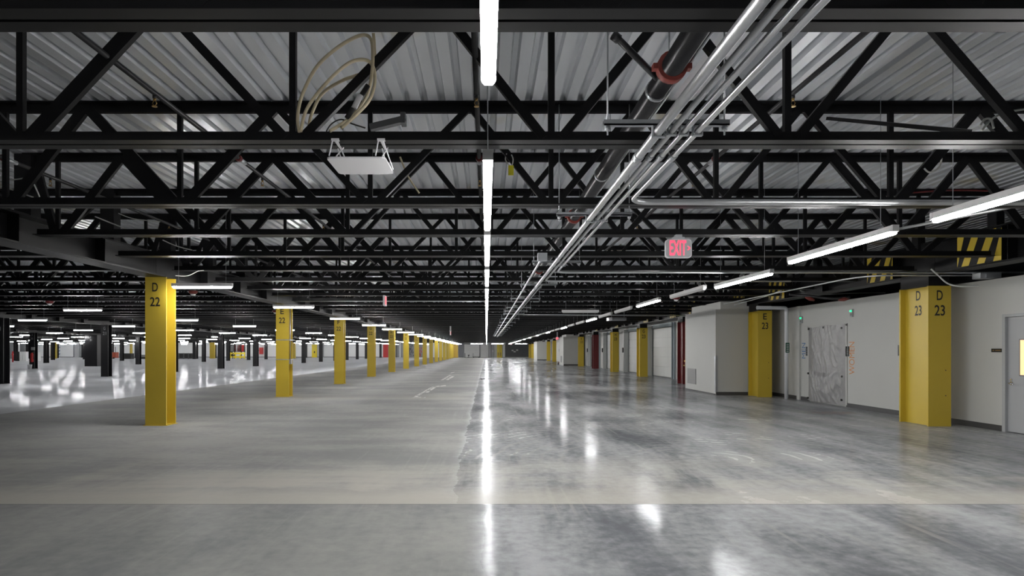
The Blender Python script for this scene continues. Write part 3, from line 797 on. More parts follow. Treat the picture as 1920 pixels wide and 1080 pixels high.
# ------------------------------------------------------------------ things hung from the joists
# flat white panel with wire brackets
x0, x1, y0, y1, z = -1.245, -0.785, 4.76, 5.20, EYE + 1.492
r = root('antenna_panel', (-0.99, 4.96, z), 'flat white panel hung under the second joist left of the aisle', 'panel')
pm = MB(); rad = 0.04; prof = []
for cx, cy, a0 in ((x1 - rad, y1 - rad, 0), (x0 + rad, y1 - rad, 90), (x0 + rad, y0 + rad, 180), (x1 - rad, y0 + rad, 270)):
    for q in range(5):
        an = math.radians(a0 + q * 22.5); prof.append((cx + rad * math.cos(an), cy + rad * math.sin(an)))
pm.prism(prof, 'z', z, z + 0.012); pm.build('panel', 'panel_white', r)
for bx_ in (-1.19, -0.83):
    m = MB().box(bx_ - 0.025, bx_ + 0.035, 4.80, 4.83, ZJ - 0.006, ZJ + 0.01).box(bx_ - 0.004, bx_ + 0.012, 4.83, 5.02, ZJ - 0.008, ZJ)
    for (xa, ya, xb, yb) in ((bx_ - 0.02, 4.82, bx_ - 0.03, 4.76), (bx_ + 0.02, 4.82, bx_ + 0.05, 5.12), (bx_ - 0.02, 5.0, bx_, 5.16), (bx_ + 0.03, 4.98, bx_ + 0.02, 4.78)):
        m.tube([(xa, ya, ZJ - 0.005), (xb, yb, z + 0.02)], 0.0055, 6)
    m.build('bracket', 'panel_white', r)
# cream cable coil tied to the joist
cab = root('cable_coil', tuple(P(640, 245, 4.75)), 'loose coil of cream cable looped through the second joist', 'cable')
def pxpath(lst, y, wob=0.12):
    pts = [P(u, v, y + wob * math.sin(i * 1.3)) for i, (u, v) in enumerate(lst)]
    out = []
    for i in range(len(pts) - 1):      # Catmull-Rom smoothing
        p0, p1, p2, p3 = pts[max(i - 1, 0)], pts[i], pts[i + 1], pts[min(i + 2, len(pts) - 1)]
        for q in range(6):
            t = q / 6
            out.append(0.5 * ((2 * p1) + (p2 - p0) * t + (2 * p0 - 5 * p1 + 4 * p2 - p3) * t * t + (3 * p1 - p0 - 3 * p2 + p3) * t ** 3))
    out.append(pts[-1]); return out
for lst, y in (([(561, 247), (558, 220), (566, 180), (592, 128), (628, 93), (664, 71), (686, 66), (697, 78), (699, 110), (697, 140), (690, 175), (672, 205), (650, 226), (618, 246)], 4.86),
               ([(564, 246), (572, 212), (590, 182), (622, 145), (655, 118), (682, 112), (698, 122), (703, 150), (694, 185), (668, 215), (640, 240)], 4.8),
               ([(578, 246), (584, 215), (604, 176), (640, 152), (670, 141), (700, 128), (702, 90), (700, 62)], 4.98)):
    MB().tube(pxpath(lst, y, 0.05), 0.0135, 8).build('cable_loop', 'cream_cable', cab)
MB().tube([P(676, 178, 4.78), P(664, 203, 4.78)], 0.024, 8).build('paper_label', 'sign_white', cab)
MB().tube([P(690, 160, 4.8), P(650, 222, 4.8)], 0.021, 8).build('dark_sleeve', 'black_cable', cab)
dv = root('cable_terminal', tuple(P(725, 240, 5.05)), 'black bar shaped terminal lying on the second joist', 'device')
MB().bar(P(694, 240, 5.0), P(760, 224, 5.05), 0.05, 0.06).build('body', 'dark_grey', dv)
MB().box(P(752, 224, 5.05).x, P(761, 224, 5.05).x, 5.0, 5.1, ZV(234, 5.05), ZV(214, 5.05)).build('end_cap', 'dark_grey', dv)
MB().tube(pxpath([(612, 246), (622, 232), (640, 224), (660, 232), (685, 240)], 4.95, 0.02), 0.006, 6).build('lead', 'black_cable', dv)
# exit sign facing the camera
def exit_sign(cx, cy, cz, wd, hh, facing, label):
    r = root('exit_sign', (cx, cy, cz - hh / 2), label, 'sign')
    q = 0.045
    if facing == '-Y':
        prof = []
        for px, pz, a0 in ((cx + wd / 2 - q, cz + hh / 2 - q, 0), (cx - wd / 2 + q, cz + hh / 2 - q, 90), (cx - wd / 2 + q, cz - hh / 2 + q, 180), (cx + wd / 2 - q, cz - hh / 2 + q, 270)):
            for k in range(5):
                an = math.radians(a0 + 22.5 * k); prof.append((px + q * math.cos(an), pz + q * math.sin(an)))
        MB().prism(prof, 'y', cy, cy + 0.05).build('body', 'panel_white', r)
        ip = [(cx + (p[0] - cx) * 0.95, cz + (p[1] - cz) * 0.93) for p in prof]
        MB().prism(ip, 'y', cy - 0.006, cy + 0.001).build('face_plate', 'door_grey', r)
        mb = MB(); text(mb, 'EXIT', (cx - 0.012, cy - 0.009, cz + 0.008), wd * 0.63, hh * 0.80); text(mb, '>', (cx + wd * 0.385, cy - 0.009, cz + 0.005), wd * 0.10, hh * 0.26)
        mb.build('letters', 'exit_red', r)['label'] = 'glowing red letters EXIT with arrow'
    else:
        MB().box(cx - 0.03, cx + 0.03, cy - wd / 2, cy + wd / 2, cz - hh / 2, cz + hh / 2).build('body', 'panel_white', r)
        mb = MB(); text(mb, 'EXIT', (cx + 0.0335, cy, cz), wd * 0.63, hh * 0.72, '+X'); text(mb, 'EXIT', (cx - 0.0335, cy, cz), wd * 0.63, hh * 0.72, '-X')
        mb.build('letters', 'exit_red', r)
    MB().box(cx - 0.08, cx + 0.08, cy - 0.02, cy + 0.07, cz + hh / 2, cz + hh / 2 + 0.03).box(cx - 0.045, cx + 0.045, cy - 0.02, cy + 0.07, cz + hh / 2 + 0.03, max(cz + hh / 2 + 0.06, ZJ)).build('canopy', 'strut_metal', r)
    return r
ey = 8.75
exit_sign(XU(1272.5, ey), ey, ZV(466, ey), 49 * ey / F, 35 * ey / F, '-Y', 'white exit sign with red letters and arrow facing the camera')
exit_sign(-3.07, 18.54, ZV(564, 18.54), 0.34, 0.31, '+X', 'white exit sign seen edge on, left of the centre lights')
exit_sign(-2.45, 41.8, ZV(624.5, 41.8), 0.4, 0.27, '+X', 'small exit sign seen edge on, far down the aisle')
exit_sign(XU(1045, 55.3), 55.3, ZV(634.8, 55.3), 0.30, 0.24, '-Y', 'small glowing exit sign far down the right side')
exit_sign(XU(958.5, 117.22), 117.22, ZV(645, 117.22), 0.4, 0.3, '-Y', 'tiny exit sign by the dark wall at the far end')
# grey heater box by the right row
hb = root('unit_heater', (5.15, 24.4, ZV(600, 24.4)), 'grey box shaped unit with white end hung by the right light row', 'unit')
MB().box(4.98, 5.55, 24.3, 24.7, ZV(601, 24.4), ZV(595.5, 24.4)).build('casing', 'mid_grey', hb)
MB().box(4.84, 4.98, 24.28, 24.7, ZV(601, 24.4), ZV(595.5, 24.4)).build('end_cap', 'panel_white', hb)
MB().tube([(5.0, 24.5, ZV(596, 24.4)), (5.0, 24.5, ZJ + 0.02)], 0.008, 6).build('hanger_rod', 'strut_metal', hb)
MB().tube([(5.5, 24.5, ZV(596, 24.4)), (5.5, 24.5, ZJ + 0.02)], 0.008, 6).build('hanger_rod', 'strut_metal', hb)
# small alarm beacons under the joists
def beacon(u, v, y, label, mat='red_bright'):
    c = P(u, v, y)
    r = root('alarm_beacon', tuple(c), label, 'alarm')
    m = MB().tube([c + Vector((0, 0, 0.03)), c, c - Vector((0, 0, 0.04)), c - Vector((0, 0, 0.07))], [0.11, 0.12, 0.10, 0.05], 14)
    m.build('dome', mat, r)
    MB().tube([c - Vector((0, 0, 0.062)), c - Vector((0, 0, 0.10)), c - Vector((0, 0, 0.115))], [0.075, 0.05, 0.02], 12).build('lens', 'panel_white', r)
    MB().box(c.x - 0.05, c.x + 0.05, c.y - 0.05, c.y + 0.05, c.z + 0.02, max(ZJ + 0.005, c.z + 0.05)).build('mount', 'strut_metal', r)
beacon(93, 566, 20.475, 'red alarm beacon with white lens under a joist at the far left', 'red_paint')
beacon(1268, 558, 18.54, 'red alarm beacon with white lens beside the unlit strip light on the right', 'red_paint')
beacon(362, 547, 16.605, 'orange red alarm beacon just beyond the light by column D 22', 'coupling_red')
beacon(516, 583, 24.345, 'dark red alarm beacon behind the light at column E 22', 'red_paint')
jx = P(1850, 519, 11.82)
thing('junction_box', MB().box(jx.x - 0.2, jx.x + 0.2, 11.72, 11.92, jx.z - 0.04, ZC - 0.012).box(jx.x - 0.1, jx.x + 0.05, 11.70, 11.72, jx.z - 0.03, jx.z + 0.04), 'strut_metal', 'flat grey junction box above the wall near the right edge', 'box')
# loose cables
def cable(lst, y, r, mat, label, wob=0.05, dy=None):
    pts = pxpath(lst, y, wob); o = thing('loose_cable', MB().tube(pts, r, 6), mat, label, 'cable'); return o
cable([(2, 320), (18, 336), (45, 334), (56, 331), (66, 350), (74, 369)], 7.1, 0.008, 'white_cable', 'thin pale cable looping over the joist at the left edge')
cable([(0, 349), (30, 358), (62, 370)], 7.3, 0.009, 'white_cable', 'pale cable sagging at the left edge below the looped one')
cable([(178, 406), (205, 417), (238, 430)], 8.85, 0.010, 'white_cable', 'bundled pale cable over the girder left of the yellow columns')
cable([(222, 400), (250, 410), (300, 416)], 8.85, 0.007, 'white_cable', 'thin cable draped above the fourth joist on the left')
cable([(305, 450), (330, 461), (360, 469)], 10.8, 0.010, 'white_cable', 'pale cable above the column stencilled D 22')
cable([(329, 517), (352, 517), (372, 508), (382, 507)], 12.65, 0.008, 'white_cable', 'grey cable drooping right of the column stencilled D 22')
cable([(1746, 505), (1760, 517), (1776, 531), (1800, 537), (1835, 536)], 11.2, 0.014, 'white_cable', 'grey cable looping down above the column stencilled D 23')
cable([(1766, 283), (1764, 305), (1756, 318), (1742, 323), (1733, 316)], 7.03, 0.010, 'white_cable', 'white cable loop hanging at the upper right')
cable([(950, 288), (948, 300), (958, 312), (962, 300), (959, 290)], 7.0, 0.007, 'white_cable', 'white cable loop right of the second centre light')
tg = MB().box(XU(953, 6.98), XU(963, 6.98), 6.96, 6.98, ZV(329, 6.98), ZV(311, 6.98)); thing('cable_tag', tg, 'tag_yellow', 'yellow tag on the cable beside the second centre light', 'tag')
cable([(750, 294), (765, 330), (786, 362)], 7.03, 0.011, 'cream_cable', 'straight cream cable right of the white panel')
cable([(1700, 362), (1780, 357), (1860, 358), (1940, 360)], 8.85, 0.012, 'red_paint', 'dark red cable along the joist at the upper right')
cable([(1840, 245), (1862, 222), (1890, 210), (1935, 203)], 5.2, 0.009, 'white_cable', 'grey cables bunched by the joist end at the right edge')
cable([(1838, 236), (1846, 224), (1858, 224), (1863, 240)], 5.2, 0.009, 'white_cable', 'small cable loop on the second joist at the right edge')
cable([(1500, 545), (1535, 552), (1600, 550), (1660, 549)], 17.5, 0.012, 'white_cable', 'thin cable along the top of the restroom wall')

# ------------------------------------------------------------------ right wall fittings
def wallz(u, v): y = YX(u, XW); return y, ZV(v, y)
r = root('tarp', (XW, 17.5, 0), 'grey plastic sheet hung over the doorway between MEN and WOMEN', 'sheet')
ya, yb = 18.52, 16.62
def tarp_pt(s, t):
    y = ya + (yb - ya) * s; z = 0.03 + 2.20 * t + 0.05 * (s - 0.5) * (1 if t > 0.5 else 0.3)
    pin = min(1.0, 8 * min(s, 1 - s))
    x = XW - 0.022 - 0.028 * pin
    n1 = noise.noise(Vector((s * 2.2 + 3, t * 1.4, 1.0))); n2 = noise.noise(Vector((s * 9 + t * 5, t * 2.0 - s * 3, 5.0))); n3 = noise.noise(Vector((s * 14, t * 14, 9.0)))
    n2 = 1 - 2 * abs(n2) ** 0.6; n3 = 1 - 2 * abs(n3) ** 0.7
    if t < 0.42:
        f = t / 0.42
        x -= (0.06 * math.sin(PI * f) * math.sin(PI * s) + 0.03 * n2 + 0.008 * n3) * pin
        sag = f - 0.75 + 0.55 * math.sin(PI * s)          # swags hanging from the two middle fasteners
        x -= 0.020 * math.sin(13 * sag + 3 * n1) * math.sin(PI * s) * f
        z -= 0.05 * math.sin(PI * s) * f
    else:
        g = (t - 0.42) / 0.58
        x -= (0.015 * n1 + 0.016 * n2 * (1 - 0.5 * g) + 0.005 * n3) * pin
        x -= 0.010 * math.sin(24 * s + 4 * g + 2 * n1) * math.exp(-3.0 * s) * pin
        z -= 0.012 * math.sin(PI * s) * math.sin(3 * PI * s)
    return (x, y, z)
tm = MB().grid(tarp_pt, 90, 120); tm.build('sheet', 'tarp', r)
for u, v in ((1519, 617), (1547, 614), (1581, 615), (1518, 700), (1582, 706), (1517, 746), (1581, 750)):
    y, z = wallz(u, v)
    MB().tube([(XW - 0.064, y, z), (XW - 0.02, y, z)], 0.03, 10).build('fastener', 'stencil_black', r)
tb = MB().box(XW - 0.02, XW, 18.5, 18.58, 0.05, 2.24).box(XW - 0.02, XW, 16.56, 16.64, 0.05, 2.24).box(XW - 0.02, XW, 16.56, 18.58, 2.2, 2.26)
tb.build('tape_edge', 'wall_white', r)
def wall_text(s, u0, u1, v0, v1, mat, label):
    y0, y1 = YX(u0, XW), YX(u1, XW); yc = (y0 + y1) / 2
    zt, zb = ZV(v0, yc), ZV(v1, yc)
    o = thing('wall_lettering', text(MB(), s, (XW - 0.004, yc, (zt + zb) / 2), zt - zb, abs(y0 - y1), '-Xup'), mat, label, 'lettering')
wall_text('WOMEN', 1592.5, 1602.5, 641, 702, 'letter_orange', 'orange word WOMEN running up the white wall')
wall_text('MEN', 1504, 1510.5, 643, 672, 'letter_blue', 'blue word MEN running up the white wall')
def plaque(u0, u1, v0, v1, mat, label, rows=3, name='wall_sign', x=XW):
    y0, y1 = YX(u0, x), YX(u1, x); yc = (y0 + y1) / 2
    zt, zb = ZV(v0, yc), ZV(v1, yc)
    r = root(name, (x, yc, zb), label, 'sign')
    MB().box(x - 0.02, x, y1, y0, zb, zt).build('plate', mat, r)
    mb = MB(); h = zt - zb
    for q in range(rows):
        zc = zb + h * (0.22 + 0.24 * q)
        mb.box(x - 0.022, x - 0.0195, yc - abs(y0 - y1) * 0.3, yc + abs(y0 - y1) * (0.3 if q % 2 else 0.15), zc, zc + h * 0.06)
    mb.build('raised_marks', 'mid_grey', r)
plaque(1512, 1515.5, 650, 667, 'sign_dark', 'small dark restroom plaque left of the plastic sheet')
plaque(1585.5, 1592, 649.5, 668, 'sign_dark', 'small dark restroom plaque right of the plastic sheet')
plaque(1685, 1692, 647, 667, 'sign_dark', 'small dark plaque partly hidden by the D 23 column', 1)
y0, y1 = YX(1860, XW), YX(1880, XW)
r = root('wall_sign', (XW, (y0 + y1) / 2, 1.49), 'narrow black room sign left of the grey door', 'sign')
MB().box(XW - 0.015, XW, y1, y0, 1.495, 1.565).build('plate', 'stencil_black', r)
mb = MB()
for q in range(9):
    if q in (2,): continue
    mb.box(XW - 0.017, XW - 0.0145, y0 - 0.035 - q * 0.021, y0 - 0.047 - q * 0.021, 1.522, 1.538)
mb.build('raised_marks', 'brass', r)
for u, v, lab in ((1504, 599, 'left of the plastic sheet'), (1598.5, 586, 'above the word WOMEN')):
    y, z = wallz(u, v)
    r = root('alarm_light', (XW, y, z - 0.12), 'small wall alarm with glowing green lamp ' + lab, 'alarm')
    MB().box(XW - 0.045, XW, y - 0.05, y + 0.05, z - 0.12, z + 0.09).build('body', 'door_grey', r)
    MB().box(XW - 0.06, XW - 0.045, y - 0.04, y + 0.04, z + 0.02, z + 0.06).build('lamp', 'lamp_green', r)['label'] = 'glowing green lamp'
    MB().box(XW - 0.052, XW - 0.045, y - 0.03, y + 0.03, z - 0.085, z - 0.02).build('strobe', 'mid_grey', r)
py = 19.35; px = XU(1474.5, py)
r = root('drain_pipe', (px, py, 0), 'white vertical pipe with elbow and green sign beside column E 23', 'pipe')
pts = [(px, py, 0.0)] + arc((px, py, 0), (px, py, EYE + 1.34), (px - 1, py, EYE + 1.34), 0.09) + [(XU(1419, py), py, EYE + 1.35)]
MB().tube(pts, 0.058, 14).build('pipe_run', 'pipe_white', r)
r2 = root('pipe_sign', (px, py - 0.07, 1.44), 'green sign with white marks strapped to the white vertical pipe', 'sign')
MB().box(px - 0.058, px + 0.058, py - 0.075, py - 0.058, 1.46, 1.77).build('plate', 'sign_green', r2)
mb = MB()
for q in range(5): mb.box(px - 0.035, px + 0.035, py - 0.0775, py - 0.0745, 1.49 + q * 0.055, 1.51 + q * 0.055)
mb.build('raised_marks', 'sign_white', r2)

# ------------------------------------------------------------------ dock doors
def dock_door(ya, yb, label, post=True):
    r = root('dock_door', (XD, (ya + yb) / 2, 0), label, 'door', 'white dock doors along the right side')
    n = 5; H = 2.8
    for k in range(n):
        z0 = 0.06 + k * (H - 0.06) / n
        m = MB().box(XD - 0.06, XD - 0.01, ya, yb, z0 + 0.006, z0 + (H - 0.06) / n - 0.006)
        m.build('door_section', 'dock_white', r)
    MB().box(XD - 0.065, XD - 0.0, ya, yb, 0, 0.055).build('bottom_seal', 'mid_grey', r)
    for yy in (ya, yb):
        s = -1 if yy == ya else 1
        MB().box(XD - 0.14, XD - 0.0, yy, yy + s * 0.09, 0, 3.0).build('track', 'track_grey' if s < 0 else 'mid_grey', r)
        MB().box(XD - 0.07, XD - 0.0, yy + s * 0.09, yy + s * 0.30, 0, 3.05).build('jamb', 'track_grey' if s < 0 else 'dock_white', r)
    MB().box(XD - 0.12, XD, ya, yb, 2.82, 3.05).build('header', 'track_grey', r)
    if post:
        yp = yb + 0.65
        MB().box(XD - 0.33, XD, yp - 0.14, yp + 0.14, 0, 3.0).build('guard_post', 'dock_white', r)
        MB().box(XD - 0.40, XD - 0.33, yp - 0.09, yp + 0.09, 1.38, 1.72).build('control_box', 'stencil_black', r)
dn = [(32.9, 36.7, 'G', 'between the red column and the column stencilled G 23'), (40.0, 42.9, 'H', 'between the columns stencilled G 23 and H 23'),
      (46.8, 50.6, 'J', 'between the column stencilled H 23 and a red column'), (54.4, 58.2, 'K', 'just beyond the second red column'),
      (69.5, 73.3, 'M', 'beyond the second white enclosure, nearest'), (77.5, 81.0, 'N', 'beyond the second white enclosure, second')]
for ya, yb, _, where in dn: dock_door(ya, yb, 'white sectional dock door ' + where)
# pale bin and machine standing between the far right columns
fb = root('floor_machine', (8.9, 68.5, 0), 'pale tank shaped machine beside a red column far right', 'machine')
m = MB().tube([(8.55, 68.6, 0.1), (8.55, 68.6, 0.75), (8.55, 68.6, 2.5), (8.55, 68.6, 2.75)], [0.24, 0.24, 0.12, 0.1], 14); m.build('tank', 'panel_white', fb)
MB().box(8.15, 8.45, 68.4, 68.9, 0.45, 0.95).build('hopper', 'door_grey', fb)
MB().box(7.95, 8.9, 68.2, 68.9, 0.0, 0.14).build('base', 'dark_grey', fb)
MB().box(8.02, 8.3, 68.2, 68.7, 0.14, 0.28).build('motor', 'red_paint', fb)

# ------------------------------------------------------------------ far end of the hall
def far_panel(name, u0, u1, z0, z1, mat, label, cat, y=YFAR, th=0.12, group=None):
    return thing(name, MB().box(XU(u0, y), XU(u1, y), y - th, y - 0.002, z0, z1), mat, label, cat, group)
far_struct = 0
def far_wall(u0, u1, mat, y=YFAR - 0.01, z1=3.3, th=0.2, z0=0.0):
    global far_struct
    far_struct += 1
    struct('trim_far_%d' % far_struct, MB().box(XU(u0, y), XU(u1, y), y - th, y, z0, z1), mat)
far_wall(860, 870, 'wall_grey')
far_wall(800, 850, 'wall_far_white')
far_wall(916.5, 921, 'wall_dark'); far_wall(917.6, 919.6, 'wall_far_white', YFAR - 0.22)
far_wall(947.5, 988, 'wall_dark')
far_wall(943, 947, 'wall_far_white', YFAR - 0.1)
far_wall(988, 1000, 'wall_dark')
r = root('steel_door', (XU(936.5, 133.6), 133.6, 0), 'bright yellow double door in the far wall', 'door')
for a, c in ((931.8, 936.4), (936.7, 941.3)): MB().box(XU(a, 133.6), XU(c, 133.6), 133.5, 133.7, 0.0, 2.75).build('door_leaf', 'yellow_bright', r)
MB().box(XU(933.2, 133.6), XU(935, 133.6), 133.45, 133.5, 0.3, 1.1).box(XU(937.5, 133.6), XU(939.5, 133.6), 133.45, 133.5, 0.3, 1.1).build('kick_plate', 'ochre_panel', r)
r = root('steel_door', (XU(924, 133.6), 133.6, 0), 'grey door with white notice in the far wall', 'door')
MB().box(XU(921, 133.6), XU(926.5, 133.6), 133.5, 133.7, 0, 2.7).build('door_leaf', 'door_grey', r)
MB().box(XU(922.5, 133.6), XU(925.2, 133.6), 133.44, 133.5, 1.25, 1.55).build('notice', 'sign_white', r)
r = root('roll_up_door', (XU(885, 133.7), 133.7, 0), 'wide pale roll up door at the far end of the aisle', 'door')
m = MB()
for k in range(9): m.box(XU(870.5, 133.7), XU(899, 133.7), 133.55, 133.75, 0.05 + k * 0.31, 0.345 + k * 0.31)
m.build('curtain', 'wall_far_white', r)
MB().box(XU(869.4, 133.6), XU(870.5, 133.6), 133.5, 133.75, 0, 2.95).box(XU(899, 133.6), XU(900.5, 133.6), 133.5, 133.75, 0, 2.95).box(XU(869.4, 133.6), XU(900.5, 133.6), 133.5, 133.75, 2.86, 3.1).build('door_frame', 'wall_grey', r)
r = root('roll_up_door', (XU(908.5, 133.7), 133.7, 0), 'pale roll up door left of the aisle centre lights, far end', 'door')
MB().box(XU(901.5, 133.7), XU(916, 133.7), 133.6, 133.75, 0.0, 2.85).build('curtain', 'wall_far_white', r)
r = root('platform_cart', (XU(893, 127), 127, 0), 'low dark flat cart with upright handles by the far roll up door', 'cart')
MB().box(XU(886, 127), XU(900, 127), 126.6, 127.4, 0.16, 0.26).build('deck', 'dark_grey', r)
for u in (887, 899.5): MB().tube([(XU(u, 127), 126.7, 0.2), (XU(u, 127), 126.7, 0.95), (XU(u, 127), 127.3, 0.95), (XU(u, 127), 127.3, 0.2)], 0.035, 6).build('handle', 'dark_grey', r)
for u in (888, 898): MB().tube([(XU(u, 127), 126.6, 0.09), (XU(u, 127), 126.72, 0.09)], 0.09, 10).build('wheel', 'stencil_black', r)
r = root('hand_truck', (XU(878.5, 128), 128, 0), 'dark hand truck standing before the far roll up door', 'cart')
MB().box(XU(877.5, 128), XU(880, 128), 127.9, 128.05, 0.3, 0.62).tube([(XU(878, 128), 128, 0.06), (XU(880, 128), 128.1, 0.75)], 0.03, 6).build('frame', 'dark_grey', r)
MB().box(XU(876.5, 128), XU(880.5, 128), 127.7, 128, 0.0, 0.06).build('toe_plate', 'dark_grey', r)
r = root('bollard', (XU(871.8, 128), 128, 0), 'dark bollard at the left of the far roll up door', 'bollard')
MB().tube([(XU(871.8, 128), 128, 0), (XU(871.8, 128), 128, 0.95)], 0.07, 10).build('post', 'dark_grey', r)
for u0, u1, v0, v1, lab in ((959.3, 963, 656, 658.3, 'left'), (963, 967, 658.3, 660.5, 'middle'), (967.8, 971.5, 655.3, 657.8, 'right')):
    thing('wall_notice', MB().box(XU(u0, 133.6), XU(u1, 133.6), 133.62, 133.68, ZV(v1, 133.6), ZV(v0, 133.6)), 'sign_white', 'white patch on the dark far wall, %s of three' % lab, 'notice')
thing('concrete_kerb', MB().box(XU(945, 131), XU(992, 131), 130.6, 131.3, 0, 0.1), 'wall_white', 'pale kerb in front of the dark far wall', 'kerb')
# left part of the far wall, seen between the columns
far_panel('brown_panel', 850, 859, 0, 2.8, 'ochre_panel', 'brownish yellow panel at the end of the yellow column row', 'panel', 128)
far_panel('steel_door', 718.5, 728, 0, 2.8, 'red_bright', 'red door in the far wall between yellow columns', 'door')
far_wall(728, 800, 'wall_grey', YFAR - 0.02); far_wall(742.5, 745, 'wall_dark', YFAR - 0.23); far_wall(749.5, 751, 'wall_far_white', YFAR - 0.23)
mm = MB()
for q in range(26):
    a = random.uniform(767, 775); v = random.uniform(0.2, 2.6)
    mm.box(XU(a, 133.7), XU(a + random.uniform(0.4, 1.4), 133.7), 133.7, 133.72, v, v + random.uniform(0.1, 0.5))
thing('wall_mural', mm, 'dark_grey', 'dark abstract wall marks between far yellow columns', 'mural')
mm = MB()
for q in range(22):
    a = random.uniform(785, 790); v = random.uniform(0.1, 2.3)
    mm.box(XU(a, 133.7), XU(a + random.uniform(0.4, 1.2), 133.7), 133.7, 133.72, v, v + random.uniform(0.1, 0.4))
thing('wall_mural', mm, 'red_bright', 'red abstract wall marks between far yellow columns', 'mural')
r = root('steel_door', (XU(590, 133.7), 133.7, 0), 'bright yellow door in the far wall between black columns', 'door')
MB().box(XU(585, 133.7), XU(594.5, 133.7), 133.55, 133.75, 0, 2.8).build('door_leaf', 'yellow_bright', r)
MB().box(XU(589, 133.7), XU(591, 133.7), 133.5, 133.55, 0.95, 1.35).build('handle', 'stencil_black', r)
for u in (572.5, 575.5, 606.5): far_wall(u - 0.6, u + 0.6, 'wall_grey' if u != 575.5 else 'wall_dark', YFAR - 0.05)
for a, c in ((548, 554), (394, 403), (244.5, 247.5), (96, 106)):
    yy = 116
    thing('steel_column', MB().box(XU(a, yy), XU(c, yy), yy - 0.2, yy + 0.2, 0, 3.02), 'yellow_paint', {548: 'small yellow column glimpsed right of the column stencilled E 22', 394: 'yellow column far back among black columns, left of the striped barrier', 244.5: 'thin yellow column far back behind black columns', 96: 'broad yellow column far back near the left edge'}[a], 'column')
# lockers, cabinets and carts at the far left
def locker(u0, u1, y, h, mat, label, doors=2):
    r = root('cabinet', (XU((u0 + u1) / 2, y), y, 0), label, 'cabinet')
    x0, x1 = XU(u0, y), XU(u1, y)
    MB().box(x0, x1, y, y + 0.5, 0, h).build('body', mat, r)
    for k in range(doors):
        a = x0 + (x1 - x0) * k / doors
        MB().box(a + 0.02, a + (x1 - x0) / doors - 0.02, y - 0.02, y, 0.08, h - 0.05).build('door', mat, r)
locker(36.5, 42.2, 88, 1.35, 'wall_far_white', 'pale metal cabinet far left, left one of the pair')
locker(42.6, 48.5, 88, 1.35, 'wall_far_white', 'pale metal cabinet far left, right one of the pair')
locker(28.3, 36, 88, 1.35, 'stencil_black', 'black cabinet beside the pale cabinets at the far left')
locker(64, 72, 88, 1.3, 'wall_far_white', 'pale cabinet between black columns at the far left')
far_wall(26, 39, 'wall_far_white', 112, 2.7, 0.2, 1.4); far_wall(39, 48, 'wall_dark', 112, 2.9)
far_wall(5, 26, 'wall_grey', 112, 2.9)
thing('wall_panel', MB().box(XU(9, 108), XU(18, 108), 107.8, 108, 1.3, 2.7), 'yellow_bright', 'bright yellow panel at the far left edge', 'panel')
r = root('utility_cart', (XU(10, 66), 66, 0), 'dark covered cart on casters at the far left edge', 'cart')
MB().box(XU(6, 66), XU(12.8, 66), 65.7, 66.4, 0.45, 1.85).build('body', 'mid_grey', r)
for u in (7.3, 11.8):
    MB().tube([(XU(u, 66), 65.75, 0.1), (XU(u, 66), 65.82, 0.1)], 0.1, 10).build('wheel', 'stencil_black', r)
    MB().box(XU(u, 66) - 0.03, XU(u, 66) + 0.03, 65.75, 65.85, 0.1, 0.46).build('caster_fork', 'mid_grey', r)
def extinguisher(x, y, label):
    r = root('fire_extinguisher', (x, y, 0.9), label, 'extinguisher')
    MB().tube([(x, y, 0.55), (x, y, 0.6), (x, y, 1.2), (x, y, 1.3), (x, y, 1.34)], [0.08, 0.11, 0.11, 0.07, 0.03], 12).build('cylinder', 'red_bright', r)
    MB().box(x - 0.05, x + 0.1, y - 0.03, y + 0.03, 1.34, 1.42).build('handle', 'stencil_black', r)
    MB().tube([(x + 0.08, y, 1.38), (x + 0.16, y - 0.02, 1.2), (x + 0.13, y - 0.02, 0.8)], 0.014, 6).build('hose', 'stencil_black', r)
    MB().box(x - 0.16, x + 0.16, y + 0.1, y + 0.12, 1.55, 1.8).build('backing_sign', 'sign_white', r)
cx = R22 - 2 * PITCH
extinguisher(cx + 0.1, BAY0 + BAY * 5 - 0.112, 'red fire extinguisher on a black column at the far left')
r = root('bucket', (cx + 0.02, BAY0 + BAY * 5 - 0.4, 0), 'white bucket on the floor below the fire extinguisher', 'bucket')
bx0, by0 = cx + 0.13, BAY0 + BAY * 5 - 0.4
MB().tube([(bx0, by0, 0), (bx0, by0, 0.34), (bx0, by0, 0.36)], [0.13, 0.16, 0.17], 14).build('pail', 'panel_white', r)
MB().tube([(bx0 - 0.17, by0 - 0.02, 0.33), (bx0 - 0.1, by0 - 0.15, 0.24), (bx0 + 0.1, by0 - 0.15, 0.24), (bx0 + 0.17, by0 - 0.02, 0.33)], 0.006, 6).build('handle', 'mid_grey', r)
thing('fire_standpipe', MB().tube([(XU(24, 80), 80, 0), (XU(24, 80), 80, 1.4)], 0.09, 10).tube([(XU(24, 80), 80, 1.0), (XU(24.6, 80), 79.85, 1.0)], 0.1, 8), 'red_bright', 'red standpipe before the farthest left black column', 'pipe')
r = root('floor_scrubber', (XU(213, 112), 112, 0), 'orange floor machine with tall mast behind black columns', 'machine')
MB().box(XU(208, 112), XU(219, 112), 111.6, 112.6, 0.15, 0.85).box(XU(212, 112), XU(219, 112), 111.6, 112.6, 0.85, 1.2).build('body', 'orange_pipe', r)
MB().box(XU(202, 112), XU(209, 112), 111.5, 112.5, 0.1, 0.45).build('brush_deck', 'ochre_panel', r)
MB().tube([(XU(216.5, 112), 112, 1.1), (XU(216.2, 112), 112, 2.2)], 0.05, 6).build('mast', 'dark_grey', r)
for u in (206, 216): MB().tube([(XU(u, 112), 111.5, 0.15), (XU(u, 112), 111.62, 0.15)], 0.15, 12).build('wheel', 'stencil_black', r)
